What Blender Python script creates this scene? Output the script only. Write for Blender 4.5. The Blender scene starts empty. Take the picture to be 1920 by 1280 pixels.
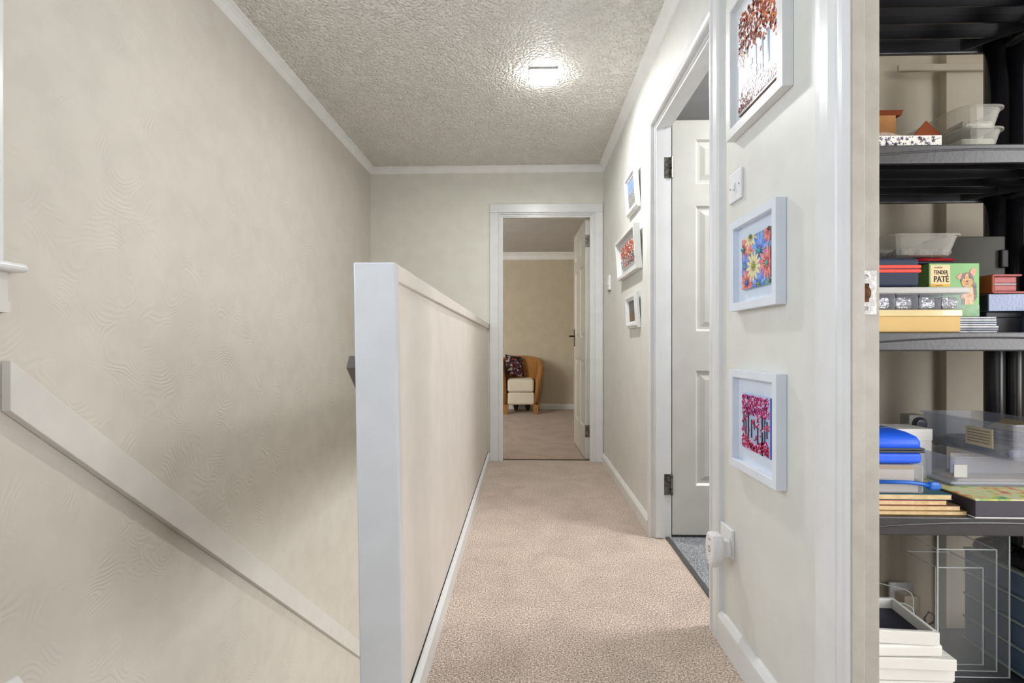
import bpy, bmesh, math, random
from mathutils import Vector, Matrix
random.seed(7)
C = bpy.context.scene.collection
PI = math.pi

# ------------------------------------------------------------------ camera, world, lights, exposure
cd = bpy.data.cameras.new('camera'); cam = bpy.data.objects.new('camera', cd); C.objects.link(cam)
cam.location = (0, 0, .93)
cam.rotation_euler = (PI / 2, 0, math.atan(27 / 930))
cd.sensor_width = 36; cd.lens = 36 * 930 / 1920
cd.shift_y = 8 / 1920
cd.clip_start = .02
bpy.context.scene.camera = cam
bpy.context.scene.cycles.transparent_max_bounces = 32

vs = bpy.context.scene.view_settings
vs.view_transform = 'Standard'; vs.look = 'None'; vs.gamma = 1; vs.exposure = .07
vs.use_curve_mapping = False

w = bpy.data.worlds.new('sky'); bpy.context.scene.world = w; w.use_nodes = True
wb = w.node_tree.nodes['Background']; wb.inputs[0].default_value = (.80, .88, 1, 1); wb.inputs[1].default_value = .6


def area(name, loc, rot, sx, sy, power, col=(1, 1, 1), spread=PI):
    d = bpy.data.lights.new(name, 'AREA'); d.shape = 'RECTANGLE'; d.size = sx; d.size_y = sy
    d.energy = power; d.color = col; d.spread = spread
    o = bpy.data.objects.new(name, d); o.location = loc; o.rotation_euler = rot; C.objects.link(o)
    return o


# daylight at the windows, plus two added fills (rot: default area points -Z)
area('daylight_landing_window', (-1.30, .52, 1.63), (0, -PI / 2, 0), .9, 1.0, 19, (.82, .90, 1))            # points +X
area('daylight_rear_window', (-.30, -1.33, 1.45), (PI / 2, 0, 0), 1.3, 1.5, 3.5, (.88, .94, 1))            # points +Y
area('daylight_bathroom_window', (2.58, 2.02, 1.45), (0, PI / 2, 0), 1.1, .62, 12, (1, .995, .985))        # points -X
area('bathroom_added_fill', (1.65, 1.86, 2.34), (0, 0, 0), .5, .3, 30, (1, .995, .985))                 # points -Z; added light for the floor patch, no lamp built here
area('daylight_bedroom_window', (-1.87, 4.14, 1.4), (PI / 2, 0, 0), .95, 1.25, 46, (1, .995, .985))         # points +Y
area('daylight_hall_window', (1.95, 3.2, -1.1), (0, PI / 2, 0), 1.1, 1.8, 58, (1, .99, .98))
area('daylight_closet_window', (2.27, -.15, 1.25), (0, PI / 2, 0), 1.6, 1.0, 40, (1, .99, .98))             # points -X
area('closet_front_fill', (1.45, -.87, .85), (PI / 2, 0, 0), 1.1, 1.2, 10, (.98, .99, 1))         # points +Y; added fill for the dark lower shelves


# ------------------------------------------------------------------ materials
def lin(c):
    return tuple(((v / 255 / 12.92) if v / 255 <= .04045 else ((v / 255 + .055) / 1.055) ** 2.4) for v in c) + (1,)


MATS = {}


def mat(name, col, rough=.5, spec=.5, metal=0, bump=None, var=None, coat=0, sheen=0):
    """bump=(scale, distance), var=(scale, second colour)"""
    if name in MATS: return MATS[name]
    m = bpy.data.materials.new(name); m.use_nodes = True; MATS[name] = m
    nt = m.node_tree; b = nt.nodes['Principled BSDF']
    b.inputs['Base Color'].default_value = lin(col); b.inputs['Roughness'].default_value = rough
    b.inputs['Specular IOR Level'].default_value = spec; b.inputs['Metallic'].default_value = metal
    b.inputs['Coat Weight'].default_value = coat; b.inputs['Sheen Weight'].default_value = sheen
    tc = nt.nodes.new('ShaderNodeTexCoord')
    if var is None: var = (9, tuple(max(0, v - 5) for v in col))
    n = nt.nodes.new('ShaderNodeTexNoise'); n.inputs['Scale'].default_value = var[0]; n.inputs['Detail'].default_value = 4
    nt.links.new(tc.outputs['Object'], n.inputs['Vector'])
    r = nt.nodes.new('ShaderNodeValToRGB'); r.color_ramp.elements[0].position = .38; r.color_ramp.elements[1].position = .62
    r.color_ramp.elements[0].color = lin(col); r.color_ramp.elements[1].color = lin(var[1])
    nt.links.new(n.outputs['Fac'], r.inputs[0]); nt.links.new(r.outputs[0], b.inputs['Base Color'])
    if bump:
        n2 = nt.nodes.new('ShaderNodeTexNoise'); n2.inputs['Scale'].default_value = bump[0]; n2.inputs['Detail'].default_value = 3
        nt.links.new(tc.outputs['Object'], n2.inputs['Vector'])
        bp = nt.nodes.new('ShaderNodeBump'); bp.inputs['Distance'].default_value = bump[1]; bp.inputs['Strength'].default_value = 1
        nt.links.new(n2.outputs['Fac'], bp.inputs['Height']); nt.links.new(bp.outputs[0], b.inputs['Normal'])
    return m


def clear(name, tint=(235, 238, 240), haze=.12, rough=.12, edge=.75, body=(225, 228, 232)):
    """thin clear plastic: see-through with a gloss that grows at grazing angles"""
    if name in MATS: return MATS[name]
    m = bpy.data.materials.new(name); m.use_nodes = True; MATS[name] = m
    nt = m.node_tree; b = nt.nodes['Principled BSDF']
    b.inputs['Base Color'].default_value = lin(body); b.inputs['Roughness'].default_value = rough
    t = nt.nodes.new('ShaderNodeBsdfTransparent'); t.inputs[0].default_value = lin(tint)
    lw = nt.nodes.new('ShaderNodeLayerWeight'); lw.inputs[0].default_value = .35
    mr = nt.nodes.new('ShaderNodeMapRange'); mr.inputs[3].default_value = haze; mr.inputs[4].default_value = edge
    nt.links.new(lw.outputs['Facing'], mr.inputs[0])
    mx = nt.nodes.new('ShaderNodeMixShader')
    nt.links.new(mr.outputs[0], mx.inputs[0]); nt.links.new(t.outputs[0], mx.inputs[1]); nt.links.new(b.outputs[0], mx.inputs[2])
    nt.links.new(mx.outputs[0], nt.nodes['Material Output'].inputs[0])
    return m


def emit(name, col, s):
    m = bpy.data.materials.new(name); m.use_nodes = True
    b = m.node_tree.nodes['Principled BSDF']; b.inputs['Base Color'].default_value = lin(col)
    b.inputs['Emission Color'].default_value = lin(col); b.inputs['Emission Strength'].default_value = s
    return m


def wallpaper():
    """cream wallpaper embossed with swirls of concentric arcs"""
    m = mat('swirl_wallpaper', (214, 209, 199), .55, .3)
    nt = m.node_tree; L = nt.links.new
    tc = nt.nodes.new('ShaderNodeTexCoord')
    nz = nt.nodes.new('ShaderNodeTexNoise'); nz.inputs['Scale'].default_value = 4; nz.inputs['Detail'].default_value = 1.5
    L(tc.outputs['Object'], nz.inputs['Vector'])
    sc = nt.nodes.new('ShaderNodeVectorMath'); sc.operation = 'SCALE'; sc.inputs['Scale'].default_value = .26
    L(nz.outputs['Color'], sc.inputs[0])
    ad = nt.nodes.new('ShaderNodeVectorMath'); ad.operation = 'ADD'
    L(tc.outputs['Object'], ad.inputs[0]); L(sc.outputs[0], ad.inputs[1])
    vo = nt.nodes.new('ShaderNodeTexVoronoi'); vo.inputs['Scale'].default_value = 5.2
    L(ad.outputs[0], vo.inputs['Vector'])
    mu = nt.nodes.new('ShaderNodeMath'); mu.operation = 'MULTIPLY'; mu.inputs[1].default_value = 78
    L(vo.outputs['Distance'], mu.inputs[0])
    sn = nt.nodes.new('ShaderNodeMath'); sn.operation = 'SINE'; L(mu.outputs[0], sn.inputs[0])
    mk = nt.nodes.new('ShaderNodeTexNoise'); mk.inputs['Scale'].default_value = 7; L(tc.outputs['Object'], mk.inputs['Vector'])
    mr = nt.nodes.new('ShaderNodeMapRange'); mr.inputs[1].default_value = .43; mr.inputs[2].default_value = .63
    L(mk.outputs['Fac'], mr.inputs[0])
    m2 = nt.nodes.new('ShaderNodeMath'); m2.operation = 'MULTIPLY'; L(sn.outputs[0], m2.inputs[0]); L(mr.outputs[0], m2.inputs[1])
    bp = nt.nodes.new('ShaderNodeBump'); bp.inputs['Distance'].default_value = .0006; bp.inputs['Strength'].default_value = .85
    L(m2.outputs[0], bp.inputs['Height']); L(bp.outputs[0], nt.nodes['Principled BSDF'].inputs['Normal'])
    return m


def artex():
    """stippled textured ceiling plaster"""
    m = mat('stipple_ceiling', (243, 240, 233), .55, .3)
    nt = m.node_tree; L = nt.links.new
    tc = nt.nodes.new('ShaderNodeTexCoord')
    vo = nt.nodes.new('ShaderNodeTexVoronoi'); vo.feature = 'SMOOTH_F1'; vo.inputs['Scale'].default_value = 78
    vo.inputs['Smoothness'].default_value = .35
    nz = nt.nodes.new('ShaderNodeTexNoise'); nz.inputs['Scale'].default_value = 14; nz.inputs['Detail'].default_value = 2
    sc = nt.nodes.new('ShaderNodeVectorMath'); sc.operation = 'SCALE'; sc.inputs['Scale'].default_value = .035
    ad = nt.nodes.new('ShaderNodeVectorMath'); ad.operation = 'ADD'
    L(tc.outputs['Object'], nz.inputs['Vector']); L(nz.outputs['Color'], sc.inputs[0])
    L(tc.outputs['Object'], ad.inputs[0]); L(sc.outputs[0], ad.inputs[1]); L(ad.outputs[0], vo.inputs['Vector'])
    bp = nt.nodes.new('ShaderNodeBump'); bp.inputs['Distance'].default_value = .015; bp.inputs['Strength'].default_value = 1
    bp.invert = True
    L(vo.outputs['Distance'], bp.inputs['Height']); L(bp.outputs[0], nt.nodes['Principled BSDF'].inputs['Normal'])
    return m


def carpet(name, c1, c2, c3, scale=190):
    m = mat(name, c1, .95, .08, sheen=.15)
    nt = m.node_tree; L = nt.links.new; b = nt.nodes['Principled BSDF']
    tc = nt.nodes.new('ShaderNodeTexCoord')
    n1 = nt.nodes.new('ShaderNodeTexNoise'); n1.inputs['Scale'].default_value = scale; n1.inputs['Detail'].default_value = 4; n1.inputs['Roughness'].default_value = .7
    n2 = nt.nodes.new('ShaderNodeTexNoise'); n2.inputs['Scale'].default_value = 5.5; n2.inputs['Detail'].default_value = 3; n2.inputs['Distortion'].default_value = .8
    L(tc.outputs['Object'], n1.inputs['Vector']); L(tc.outputs['Object'], n2.inputs['Vector'])
    r = nt.nodes.new('ShaderNodeValToRGB'); e = r.color_ramp.elements
    e[0].position = .34; e[0].color = lin(c2); e[1].position = .62; e[1].color = lin(c3)
    k = e.new(.50); k.color = lin(c1)
    L(n1.outputs['Fac'], r.inputs[0])
    mr = nt.nodes.new('ShaderNodeMapRange'); mr.inputs[1].default_value = .35; mr.inputs[2].default_value = .65; mr.inputs[3].default_value = .90; mr.inputs[4].default_value = 1.06
    L(n2.outputs['Fac'], mr.inputs[0])
    mx = nt.nodes.new('ShaderNodeVectorMath'); mx.operation = 'SCALE'
    L(r.outputs[0], mx.inputs[0]); L(mr.outputs[0], mx.inputs['Scale']); L(mx.outputs[0], b.inputs['Base Color'])
    bp = nt.nodes.new('ShaderNodeBump'); bp.inputs['Distance'].default_value = .003; bp.inputs['Strength'].default_value = .7
    L(n1.outputs['Fac'], bp.inputs['Height']); L(bp.outputs[0], b.inputs['Normal'])
    return m


WP = wallpaper()
CEIL = artex()
CARPET = carpet('beige_carpet', (190, 172, 157), (104, 86, 72), (242, 228, 216))
GREYCARPET = carpet('grey_carpet', (126, 129, 133), (60, 64, 68), (196, 199, 202), 200)
CREAM = mat('cream_wall_paint', (229, 227, 216), .5, .3)
RIGHTWALL = mat('cream_wall_paint_hall', (223, 223, 217), .45, .35)
BEDWALL = mat('beige_wall_paint', (204, 193, 170), .6, .2)
PLAINCEIL = mat('plain_ceiling_paint', (205, 204, 202), .7, .2)
WHITE = mat('white_gloss_paint', (230, 231, 231), .28, .5)
COVING = mat('white_coving_paint', (246, 246, 245), .5, .3)
POSTPAINT = mat('white_post_paint', (212, 214, 217), .3, .45)
WHITE2 = mat('white_satin_paint', (230, 229, 224), .35, .45)
DOORPAINT = mat('pale_grey_door_paint', (209, 208, 201), .35, .45)
PANELPAINT = mat('cream_panel_paint', (224, 217, 208), .38, .4)
GREYRAIL = mat('pale_grey_rail_paint', (222, 219, 214), .4, .4)
SHADERAIL = mat('shaded_rail_paint', (118, 112, 104), .45, .4)  # rail paint darkened, stairwell shade put into the colour
FRAMEWHITE = mat('white_painted_frame', (230, 231, 230), .35, .45)
MOUNTWHITE = mat('neutral_mount_card', (224, 226, 228), .6, .3)
BLUELITFRAME = mat('bluelit_frame_paint', (226, 232, 241), .35, .45)  # white paint tinted with the blue of the window light
BLUELITMOUNT = mat('bluelit_mount_card', (222, 231, 244), .6, .3)  # white card with the same window blue put into its colour
CHROME = mat('worn_steel', (150, 146, 140), .32, .5, 1, var=(60, (90, 86, 80)))
SILVER = mat('painted_steel', (176, 174, 171), .38, .5, .6, bump=(70, .002), var=(45, (150, 148, 146)))
RUST = mat('raw_wood_hole', (112, 78, 52), .8, .2, var=(60, (70, 44, 28)))
BLACKP = mat('black_shelf_plastic', (46, 46, 50), .34, .6, bump=(120, .0003), var=(30, (40, 40, 44)))
BLACKT = mat('black_post_plastic', (26, 26, 30), .25, .5, var=(30, (20, 20, 23)))
CLOSETWALL = mat('greige_closet_paint', (190, 180, 162), .55, .3)
WHITEPL = mat('white_plastic', (238, 238, 240), .3, .5)
DARKGAP = mat('dark_gap', (40, 36, 32), .8, .2)
WICKER = None

# ------------------------------------------------------------------ geometry helpers


class MB:
    def __init__(s, T=None):
        s.v = []; s.f = []; s.mi = []; s.T = T

    def add(s, vs_, fs, mi=0):
        o = len(s.v)
        s.v += [tuple(s.T(*p)) if s.T else tuple(p) for p in vs_]
        s.f += [tuple(i + o for i in f) for f in fs]; s.mi += [mi] * len(fs)
        return s

    def box(s, x0, x1, y0, y1, z0, z1, mi=0):
        return s.add([(x, y, z) for z in (z0, z1) for x, y in ((x0, y0), (x1, y0), (x1, y1), (x0, y1))],
                     [(3, 2, 1, 0), (4, 5, 6, 7), (0, 1, 5, 4), (1, 2, 6, 5), (2, 3, 7, 6), (3, 0, 4, 7)], mi)

    def loft(s, rings, closed=True, caps=True, mi=0):
        n = len(rings[0]); vs_ = [p for r in rings for p in r]; fs = []
        for a in range(len(rings) - 1):
            for i in range(n if closed else n - 1):
                j = (i + 1) % n
                fs.append((a * n + i, a * n + j, (a + 1) * n + j, (a + 1) * n + i))
        if caps:
            fs.append(tuple(range(n))[::-1]); fs.append(tuple((len(rings) - 1) * n + i for i in range(n)))
        return s.add(vs_, fs, mi)

    def prism(s, poly, axis, a, b, mi=0):
        """poly in the two other axes (in x,y,z order), extruded along axis from a to b"""
        def P(p, t):
            return {'x': (t, p[0], p[1]), 'y': (p[0], t, p[1]), 'z': (p[0], p[1], t)}[axis]
        return s.loft([[P(p, a) for p in poly], [P(p, b) for p in poly]], mi=mi)

    def tube(s, path, r, n=10, mi=0, caps=True):
        path = [Vector(p) for p in path]; rings = []
        for i, p in enumerate(path):
            d = (path[min(i + 1, len(path) - 1)] - path[max(i - 1, 0)]).normalized()
            u = d.cross(Vector((0, 0, 1)) if abs(d.z) < .9 else Vector((1, 0, 0))).normalized(); q = d.cross(u)
            rr = r[i] if isinstance(r, (list, tuple)) else r
            rings.append([tuple(p + rr * (math.cos(t) * u + math.sin(t) * q)) for t in [2 * PI * k / n for k in range(n)]])
        return s.loft(rings, caps=caps, mi=mi)

    def dome(s, c, r, h, n=10, m=4, mi=0, ax=2):
        """dome on a plane: axis ax is the height direction in local coords (x: -x outwards)"""
        rings = []
        for k in range(m + 1):
            a = PI / 2 * k / m * .97
            rr, hh = r * math.cos(a), h * math.sin(a)
            ring = []
            for i in range(n):
                t = 2 * PI * i / n
                if ax == 2: ring.append((c[0] + rr * math.cos(t), c[1] + rr * math.sin(t), c[2] + hh))
                else: ring.append((c[0] - hh, c[1] + rr * math.cos(t), c[2] + rr * math.sin(t)))
            rings.append(ring)
        return s.loft(rings, mi=mi)


def obj(name, mb, m, parent=None, bevel=0, seg=2, smooth=False, kind=None, sub=0):
    me = bpy.data.meshes.new(name)
    me.from_pydata(mb.v, [], mb.f)
    ms = m if isinstance(m, (list, tuple)) else [m]
    for k in ms: me.materials.append(k)
    me.polygons.foreach_set('material_index', [min(i, len(ms) - 1) for i in mb.mi])
    bm = bmesh.new(); bm.from_mesh(me); bmesh.ops.recalc_face_normals(bm, faces=bm.faces); bm.to_mesh(me); bm.free()
    if smooth: me.polygons.foreach_set('use_smooth', [True] * len(me.polygons))
    me.update()
    o = bpy.data.objects.new(name, me); C.objects.link(o)
    if parent: o.parent = parent
    if bevel:
        b = o.modifiers.new('edge', 'BEVEL'); b.width = bevel; b.segments = seg; b.limit_method = 'ANGLE'; b.angle_limit = math.radians(40)
        if seg > 2: me.polygons.foreach_set('use_smooth', [True] * len(me.polygons)); b.harden_normals = True
    if sub:
        b = o.modifiers.new('smooth', 'SUBSURF'); b.levels = sub; b.render_levels = sub
        me.polygons.foreach_set('use_smooth', [True] * len(me.polygons))
    if kind: o['kind'] = kind
    return o


def tag(o, label, cat, group=None, kind=None):
    o['label'] = label; o['category'] = cat
    if group: o['group'] = group
    if kind: o['kind'] = kind
    return o


def thing(name, label, cat, loc=(0, 0, 0), rot=(0, 0, 0), group=None, kind=None):
    o = bpy.data.objects.new(name, None); C.objects.link(o); o.location = loc; o.rotation_euler = rot
    o.empty_display_size = .05
    return tag(o, label, cat, group, kind)


def struct(name, mb, m, label, cat, **k):
    o = obj(name, mb, m, **k); return tag(o, label, cat, kind='structure')


def L(root):
    """world -> local of an unrotated root"""
    x, y, z = root.location
    return lambda a, b, c: (a - x, b - y, c - z)


def rrect(x0, x1, y0, y1, z, r, n=4):
    p = []
    for cx, cy, a0 in ((x1 - r, y1 - r, 0), (x0 + r, y1 - r, 90), (x0 + r, y0 + r, 180), (x1 - r, y0 + r, 270)):
        for k in range(n + 1):
            a = math.radians(a0 + 90 * k / n); p.append((cx + r * math.cos(a), cy + r * math.sin(a), z))
    return p


# ------------------------------------------------------------------ the setting
XL, XR, YF, ZC = -1.267, .62, 4.0, 2.37
# floors
struct('floor', MB().box(-.40, XR, 1.2, YF + .05, -.25, 0).box(XR, .674, 1.65, 2.43, -.1, 0).box(XL, XR, -1.35, 1.2, -.25, 0), CARPET, 'beige loop pile carpet along the landing beside the stairwell', 'carpet floor')
struct('floor_bedroom', MB().box(-2.5, 1.1, YF + .05, 7.3, -.1, .0), carpet('taupe_bedroom_carpet', (176, 157, 142), (128, 108, 94), (204, 186, 172)), 'taupe carpet of the bedroom beyond the end doorway', 'carpet floor')
struct('floor_bathroom', MB().box(.69, 2.6, 1.6, 3.2, -.1, .004), GREYCARPET, 'grey pile carpet inside the room through the side doorway', 'carpet floor')
struct('floor_closet', MB().box(XR, 2.3, -.9, 1.5, -.1, 0), CARPET, 'carpet under the black shelving in the closet', 'carpet floor')
struct('floor_hall', MB().box(XL, 2.0, 1.0, 5.2, -2.7, -2.6), CARPET, 'floor of the hall at the foot of the stairs', 'floor')
struct('trim_1', MB().box(.673, .692, 1.65, 2.43, .0, .007), mat('dark_threshold_strip', (92, 92, 90), .45, .5, .4), 'dark threshold strip between beige carpet and grey carpet', 'threshold')
struct('trim_2', MB().box(-.214, .537, YF + .038, YF + .056, .0, .006), mat('brown_threshold_strip', (84, 70, 58), .5, .4), 'dark threshold strip under the end doorway', 'threshold')
# walls
WX0 = XL - .1
struct('wall_left', MB().box(WX0, XL, -1.35, -.02, -2.6, ZC).box(WX0, XL, 1.10, YF, -2.6, ZC)
       .box(WX0, XL, -.02, 1.10, -2.6, 1.13).box(WX0, XL, -.02, 1.10, 2.15, ZC), WP, 'cream wall with swirling embossed wallpaper above the stairs', 'wall')
struct('wall_far', MB().box(XL, -.214, YF, YF + .1, -.25, ZC).box(.537, .69, YF, YF + .1, 0, ZC).box(-.214, .537, YF, YF + .1, 1.99, ZC)
       .box(XL, -.40, YF, YF + .1, -2.6, -.25), CREAM, 'cream end wall around the bedroom doorway', 'wall')
struct('wall_right', MB().box(XR, .665, .98, 1.53, 0, ZC).box(XR, .69, 1.53, 1.65, 0, ZC).box(XR, .69, 2.43, YF, 0, ZC).box(XR, .69, 1.65, 2.43, 2.0, ZC)
       .box(XR, .665, .10, .98, 2.03, ZC).box(XR, .665, -1.35, .10, 0, ZC), RIGHTWALL, 'pale cream landing wall where the pictures hang', 'wall')
struct('wall_rear', MB().box(XL, -1.0, -1.45, -1.35, 0, ZC).box(.40, .69, -1.45, -1.35, 0, ZC).box(-1.0, .40, -1.45, -1.35, 0, .65).box(-1.0, .40, -1.45, -1.35, 2.2, ZC), CREAM, 'cream wall behind the viewpoint with a window opening', 'wall')
struct('ceiling', MB().box(XL - .1, .69, -1.45, YF + .1, ZC, ZC + .1), CEIL, 'stippled off white textured ceiling over the landing', 'ceiling')
# bedroom shell
struct('wall_bedroom', MB().box(-2.5, 1.1, 7.3, 7.4, 0, 2.3), BEDWALL, 'beige bedroom wall behind the rattan chair', 'wall')
struct('wall_bedroom_side', MB().box(1.0, 1.1, YF + .1, 7.3, 0, 2.3).box(-2.5, -2.4, YF, YF + .1, 0, 2.3).box(-2.4, -1.367, YF, YF + .1, 0, .7).box(-2.4, -1.367, YF, YF + .1, 2.05, 2.3)
       .box(-2.6, -2.5, YF, 7.4, 0, 2.3), BEDWALL, 'beige bedroom side walls around the window', 'wall')
struct('ceiling_bedroom', MB().box(-2.6, 1.1, YF + .1, 7.4, 2.29, 2.39), PLAINCEIL, 'plain grey white bedroom ceiling', 'ceiling')
# bathroom shell
struct('wall_bathroom', MB().box(.69, 2.6, 3.2, 3.3, 0, ZC).box(.69, 2.6, 1.53, 1.60, 0, ZC)
       .box(2.6, 2.7, 1.5, 1.70, 0, ZC).box(2.6, 2.7, 2.34, 3.3, 0, ZC).box(2.6, 2.7, 1.70, 2.34, 0, .85).box(2.6, 2.7, 1.70, 2.34, 2.05, ZC), mat('grey_room_paint', (150, 150, 150), .6, .2), 'grey walls of the room behind the side door', 'wall')
struct('ceiling_bathroom', MB().box(.69, 2.7, 1.5, 3.3, ZC, ZC + .1), PLAINCEIL, 'plain ceiling seen above the open side door', 'ceiling')
# closet shell
struct('wall_closet', MB().box(.665, 1.135, 1.522, 1.53, 0, ZC).box(1.239, 2.3, 1.50, 1.53, 0, ZC).box(1.135, 1.239, 1.5285, 1.53, 0, ZC), CLOSETWALL, 'dull greige closet wall with a shallow vertical recess behind the shelves', 'wall')
struct('wall_closet_side', MB().box(2.3, 2.4, -1.0, -.70, 0, ZC).box(2.3, 2.4, .40, 1.53, 0, ZC).box(2.3, 2.4, -.70, .40, 0, .4).box(2.3, 2.4, -.70, .40, 2.1, ZC).box(.665, .80, -1.0, -.9, 0, ZC).box(2.10, 2.3, -1.0, -.9, 0, ZC).box(.80, 2.10, -1.0, -.9, 0, .22).box(.80, 2.10, -1.0, -.9, 1.60, ZC), CLOSETWALL, 'greige closet walls around the closet window', 'wall')
struct('ceiling_closet', MB().box(.665, 2.4, -1.0, 1.53, ZC, ZC + .1), PLAINCEIL, 'plain closet ceiling', 'ceiling')
struct('trim_3', MB().box(1.093, 2.3, 1.488, 1.499, 1.736, 1.757), CLOSETWALL, 'greige horizontal rail on the closet wall near the top shelf', 'rail', bevel=.004)
# stairwell / lower hall
struct('wall_hall', MB().box(2.0, 2.1, 1.0, 2.2, -2.6, -.25).box(2.0, 2.1, 4.2, 5.2, -2.6, -.25).box(2.0, 2.1, 2.2, 4.2, -2.6, -1.75).box(2.0, 2.1, 2.2, 4.2, -.5, -.25)
       .box(-.40, 2.0, 5.2, 5.3, -2.6, -.25).box(XL, 2.0, .9, 1.0, -2.6, -.25).box(-.40, 2.0, YF + .05, 5.2, -.35, -.25).box(XR, 2.0, 1.0, YF + .05, -.35, -.25), CREAM, 'cream walls of the hall below the landing', 'wall')

# cornices: coving profile run along the three visible walls
COV = [(0, 0), (.042, 0), (.040, .006), (.030, .010), (.016, .022), (.010, .034), (.006, .040), (0, .046)]   # (out from wall, down from ceiling)


def coving(name, wall, label, off=0):
    mb = MB()
    if wall == 'L': r = [[(XL + a, y, ZC - d) for a, d in COV] for y in (-1.35, YF)]
    if wall == 'R': r = [[(XR - a, y, ZC - d) for a, d in COV] for y in (-1.35, YF)]
    if wall == 'F': r = [[(x, YF - a, ZC - d) for a, d in COV] for x in (XL, XR)]
    mb.loft(r); return struct(name, mb, COVING, label, 'coving')


coving('trim_4', 'L', 'white coving between the wallpapered wall and ceiling')
coving('trim_5', 'F', 'white coving over the end doorway')
coving('trim_6', 'R', 'white coving over the picture wall')
struct('trim_7', MB().loft([[(x, 7.3 - a * 2, 2.29 - d * 2.1) for a, d in COV] for x in (-2.5, 1.0)]), COVING, 'white coving along the top of the bedroom wall', 'coving')


# skirting: chamfered profile
def skirt(name, path, h, t, label, nx, ny, m=WHITE):
    prof = [(0, 0), (t, 0), (t, h - .018), (t * .45, h - .003), (t * .2, h), (0, h)]
    r = [[(x + nx * a, y + ny * a, z) for a, z in prof] for x, y in path]
    return struct(name, MB().loft(r), m, label, 'baseboard')


skirt('baseboard_right_near', [(XR, 1.071), (XR, 1.584)], .098, .018, 'white baseboard under the stacked pictures beside the closet', -1, 0)
skirt('baseboard_right_far', [(XR, 2.50), (XR, YF)], .072, .018, 'white baseboard between the two doorways', -1, 0)
skirt('baseboard_bedroom', [(-2.5, 7.3), (1.0, 7.3)], .078, .018, 'white baseboard along the bedroom wall', 0, -1)
skirt('baseboard_left', [(XL, -1.3), (XL, 1.195)], .112, .02, 'white baseboard at the stair top under the window', 1, 0)

# ------------------------------------------------------------------ doors


def door_leaf(root, T, wd, h, t, z0, name='leaf'):
    """six panel leaf. T maps (u along width from hinge, n through thickness, z) to root space. Sub-parts: stiles, rails, panels."""
    st, ms = .112, .10
    cols = [(st, (wd - ms) / 2), ((wd + ms) / 2, wd - st)]
    rows = [(.255, .81), (1.0, 1.605), (1.71, 1.925)]
    leaf = obj(name, MB(T).box(.0, wd, t * .35, t * .65, z0, h), DOORPAINT, root)
    for a, b in ((0, st), (wd - st, wd)): obj('stile', MB(T).box(a, b, 0, t, z0, h), DOORPAINT, leaf)
    zs = [(z0, rows[0][0]), (rows[0][1], rows[1][0]), (rows[1][1], rows[2][0]), (rows[2][1], h)]
    for a, b in zs: obj('rail', MB(T).box(st, wd - st, 0, t, a, b), DOORPAINT, leaf)
    for (u0, u1) in cols:
        for (a, b) in rows:
            mb = MB(T)
            for side in (0, 1):
                def N(d): return d if side == 0 else t - d
                rings = []
                for ins, d in ((0, 0), (.010, .010), (.022, .010), (.045, .003), (.05, .003)):
                    rings.append([(u0 + ins, N(d), a + ins), (u1 - ins, N(d), a + ins), (u1 - ins, N(d), b - ins), (u0 + ins, N(d), b - ins)])
                n = 4; vs_ = [p for r in rings for p in r]; fs = []
                for k in range(len(rings) - 1):
                    for i in range(4): fs.append((k * 4 + i, k * 4 + (i + 1) % 4, k * 4 + 4 + (i + 1) % 4, k * 4 + 4 + i))
                fs.append(tuple(range(len(vs_) - 4, len(vs_)))); mb.add(vs_, fs)
            obj('panel', mb, DOORPAINT, leaf)
    for a, b in rows: obj('middle_stile', MB(T).box(cols[0][1], cols[1][0], 0, t, a, b), DOORPAINT, leaf)
    return leaf


# door_1: the far bedroom doorway
D1 = thing('door_1', 'white six panel door standing open into the bedroom at the end', 'door', (0, 0, 0), kind='structure')
yf = YF
# architrave profile pieces, mitred visually by overlap-free lengths
ARCH = WHITE
obj('architrave', MB().box(-.296, -.226, yf - .018, yf, 0, 2.0).box(-.226, -.214, yf - .012, yf, 0, 1.99), ARCH, D1, bevel=.004)
obj('architrave', MB().box(.549, .612, yf - .018, yf, 0, 2.0).box(.537, .549, yf - .012, yf, 0, 1.99), ARCH, D1, bevel=.004)
obj('architrave', MB().box(-.296, .612, yf - .0185, yf, 2.0, 2.07).box(-.226, .549, yf - .012, yf, 1.988, 2.0), ARCH, D1, bevel=.004)
obj('lining', MB().box(-.214, -.202, yf, yf + .1, 0, 1.99).box(.525, .537, yf, yf + .1, 0, 1.99).box(-.202, .525, yf, yf + .1, 1.978, 1.99), WHITE, D1)
obj('door_stop', MB().box(-.202, -.190, yf + .01, yf + .05, 0, 1.978).box(.513, .525, yf + .01, yf + .05, 0, 1.978).box(-.190, .513, yf + .01, yf + .05, 1.966, 1.978), WHITE, D1)
hx, hy = .515, yf + .062
ax, ay = -.030, 1.0
ln = math.hypot(ax, ay); ax /= ln; ay /= ln
T1 = lambda u, n, z: (hx + ax * u - ay * n, hy + ay * u + ax * n, z)       # n runs towards -X
leaf1 = door_leaf(D1, T1, .735, 1.968, .035, .008)
for zc in (1.785, .235):
    h_ = obj('hinge', MB(T1).box(-.003, .002, -.001, .036, zc - .05, zc + .05), CHROME, D1)
    h_ = obj('hinge_knuckle', MB().tube([T1(-.006, 0.0, zc - .05), T1(-.006, 0.0, zc + .05)], .006, 8), CHROME, D1)
hp = obj('handle_plate', MB(T1).box(.665, .700, .035, .041, .925, 1.085), mat('dark_bronze', (72, 62, 54), .35, .5, .8), D1, bevel=.003)
obj('lever', MB(T1).tube([(.682, .041, 1.02), (.682, .075, 1.02), (.67, .085, 1.02), (.60, .085, 1.02)], .008, 8), MATS['dark_bronze'], hp, smooth=True)

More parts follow.
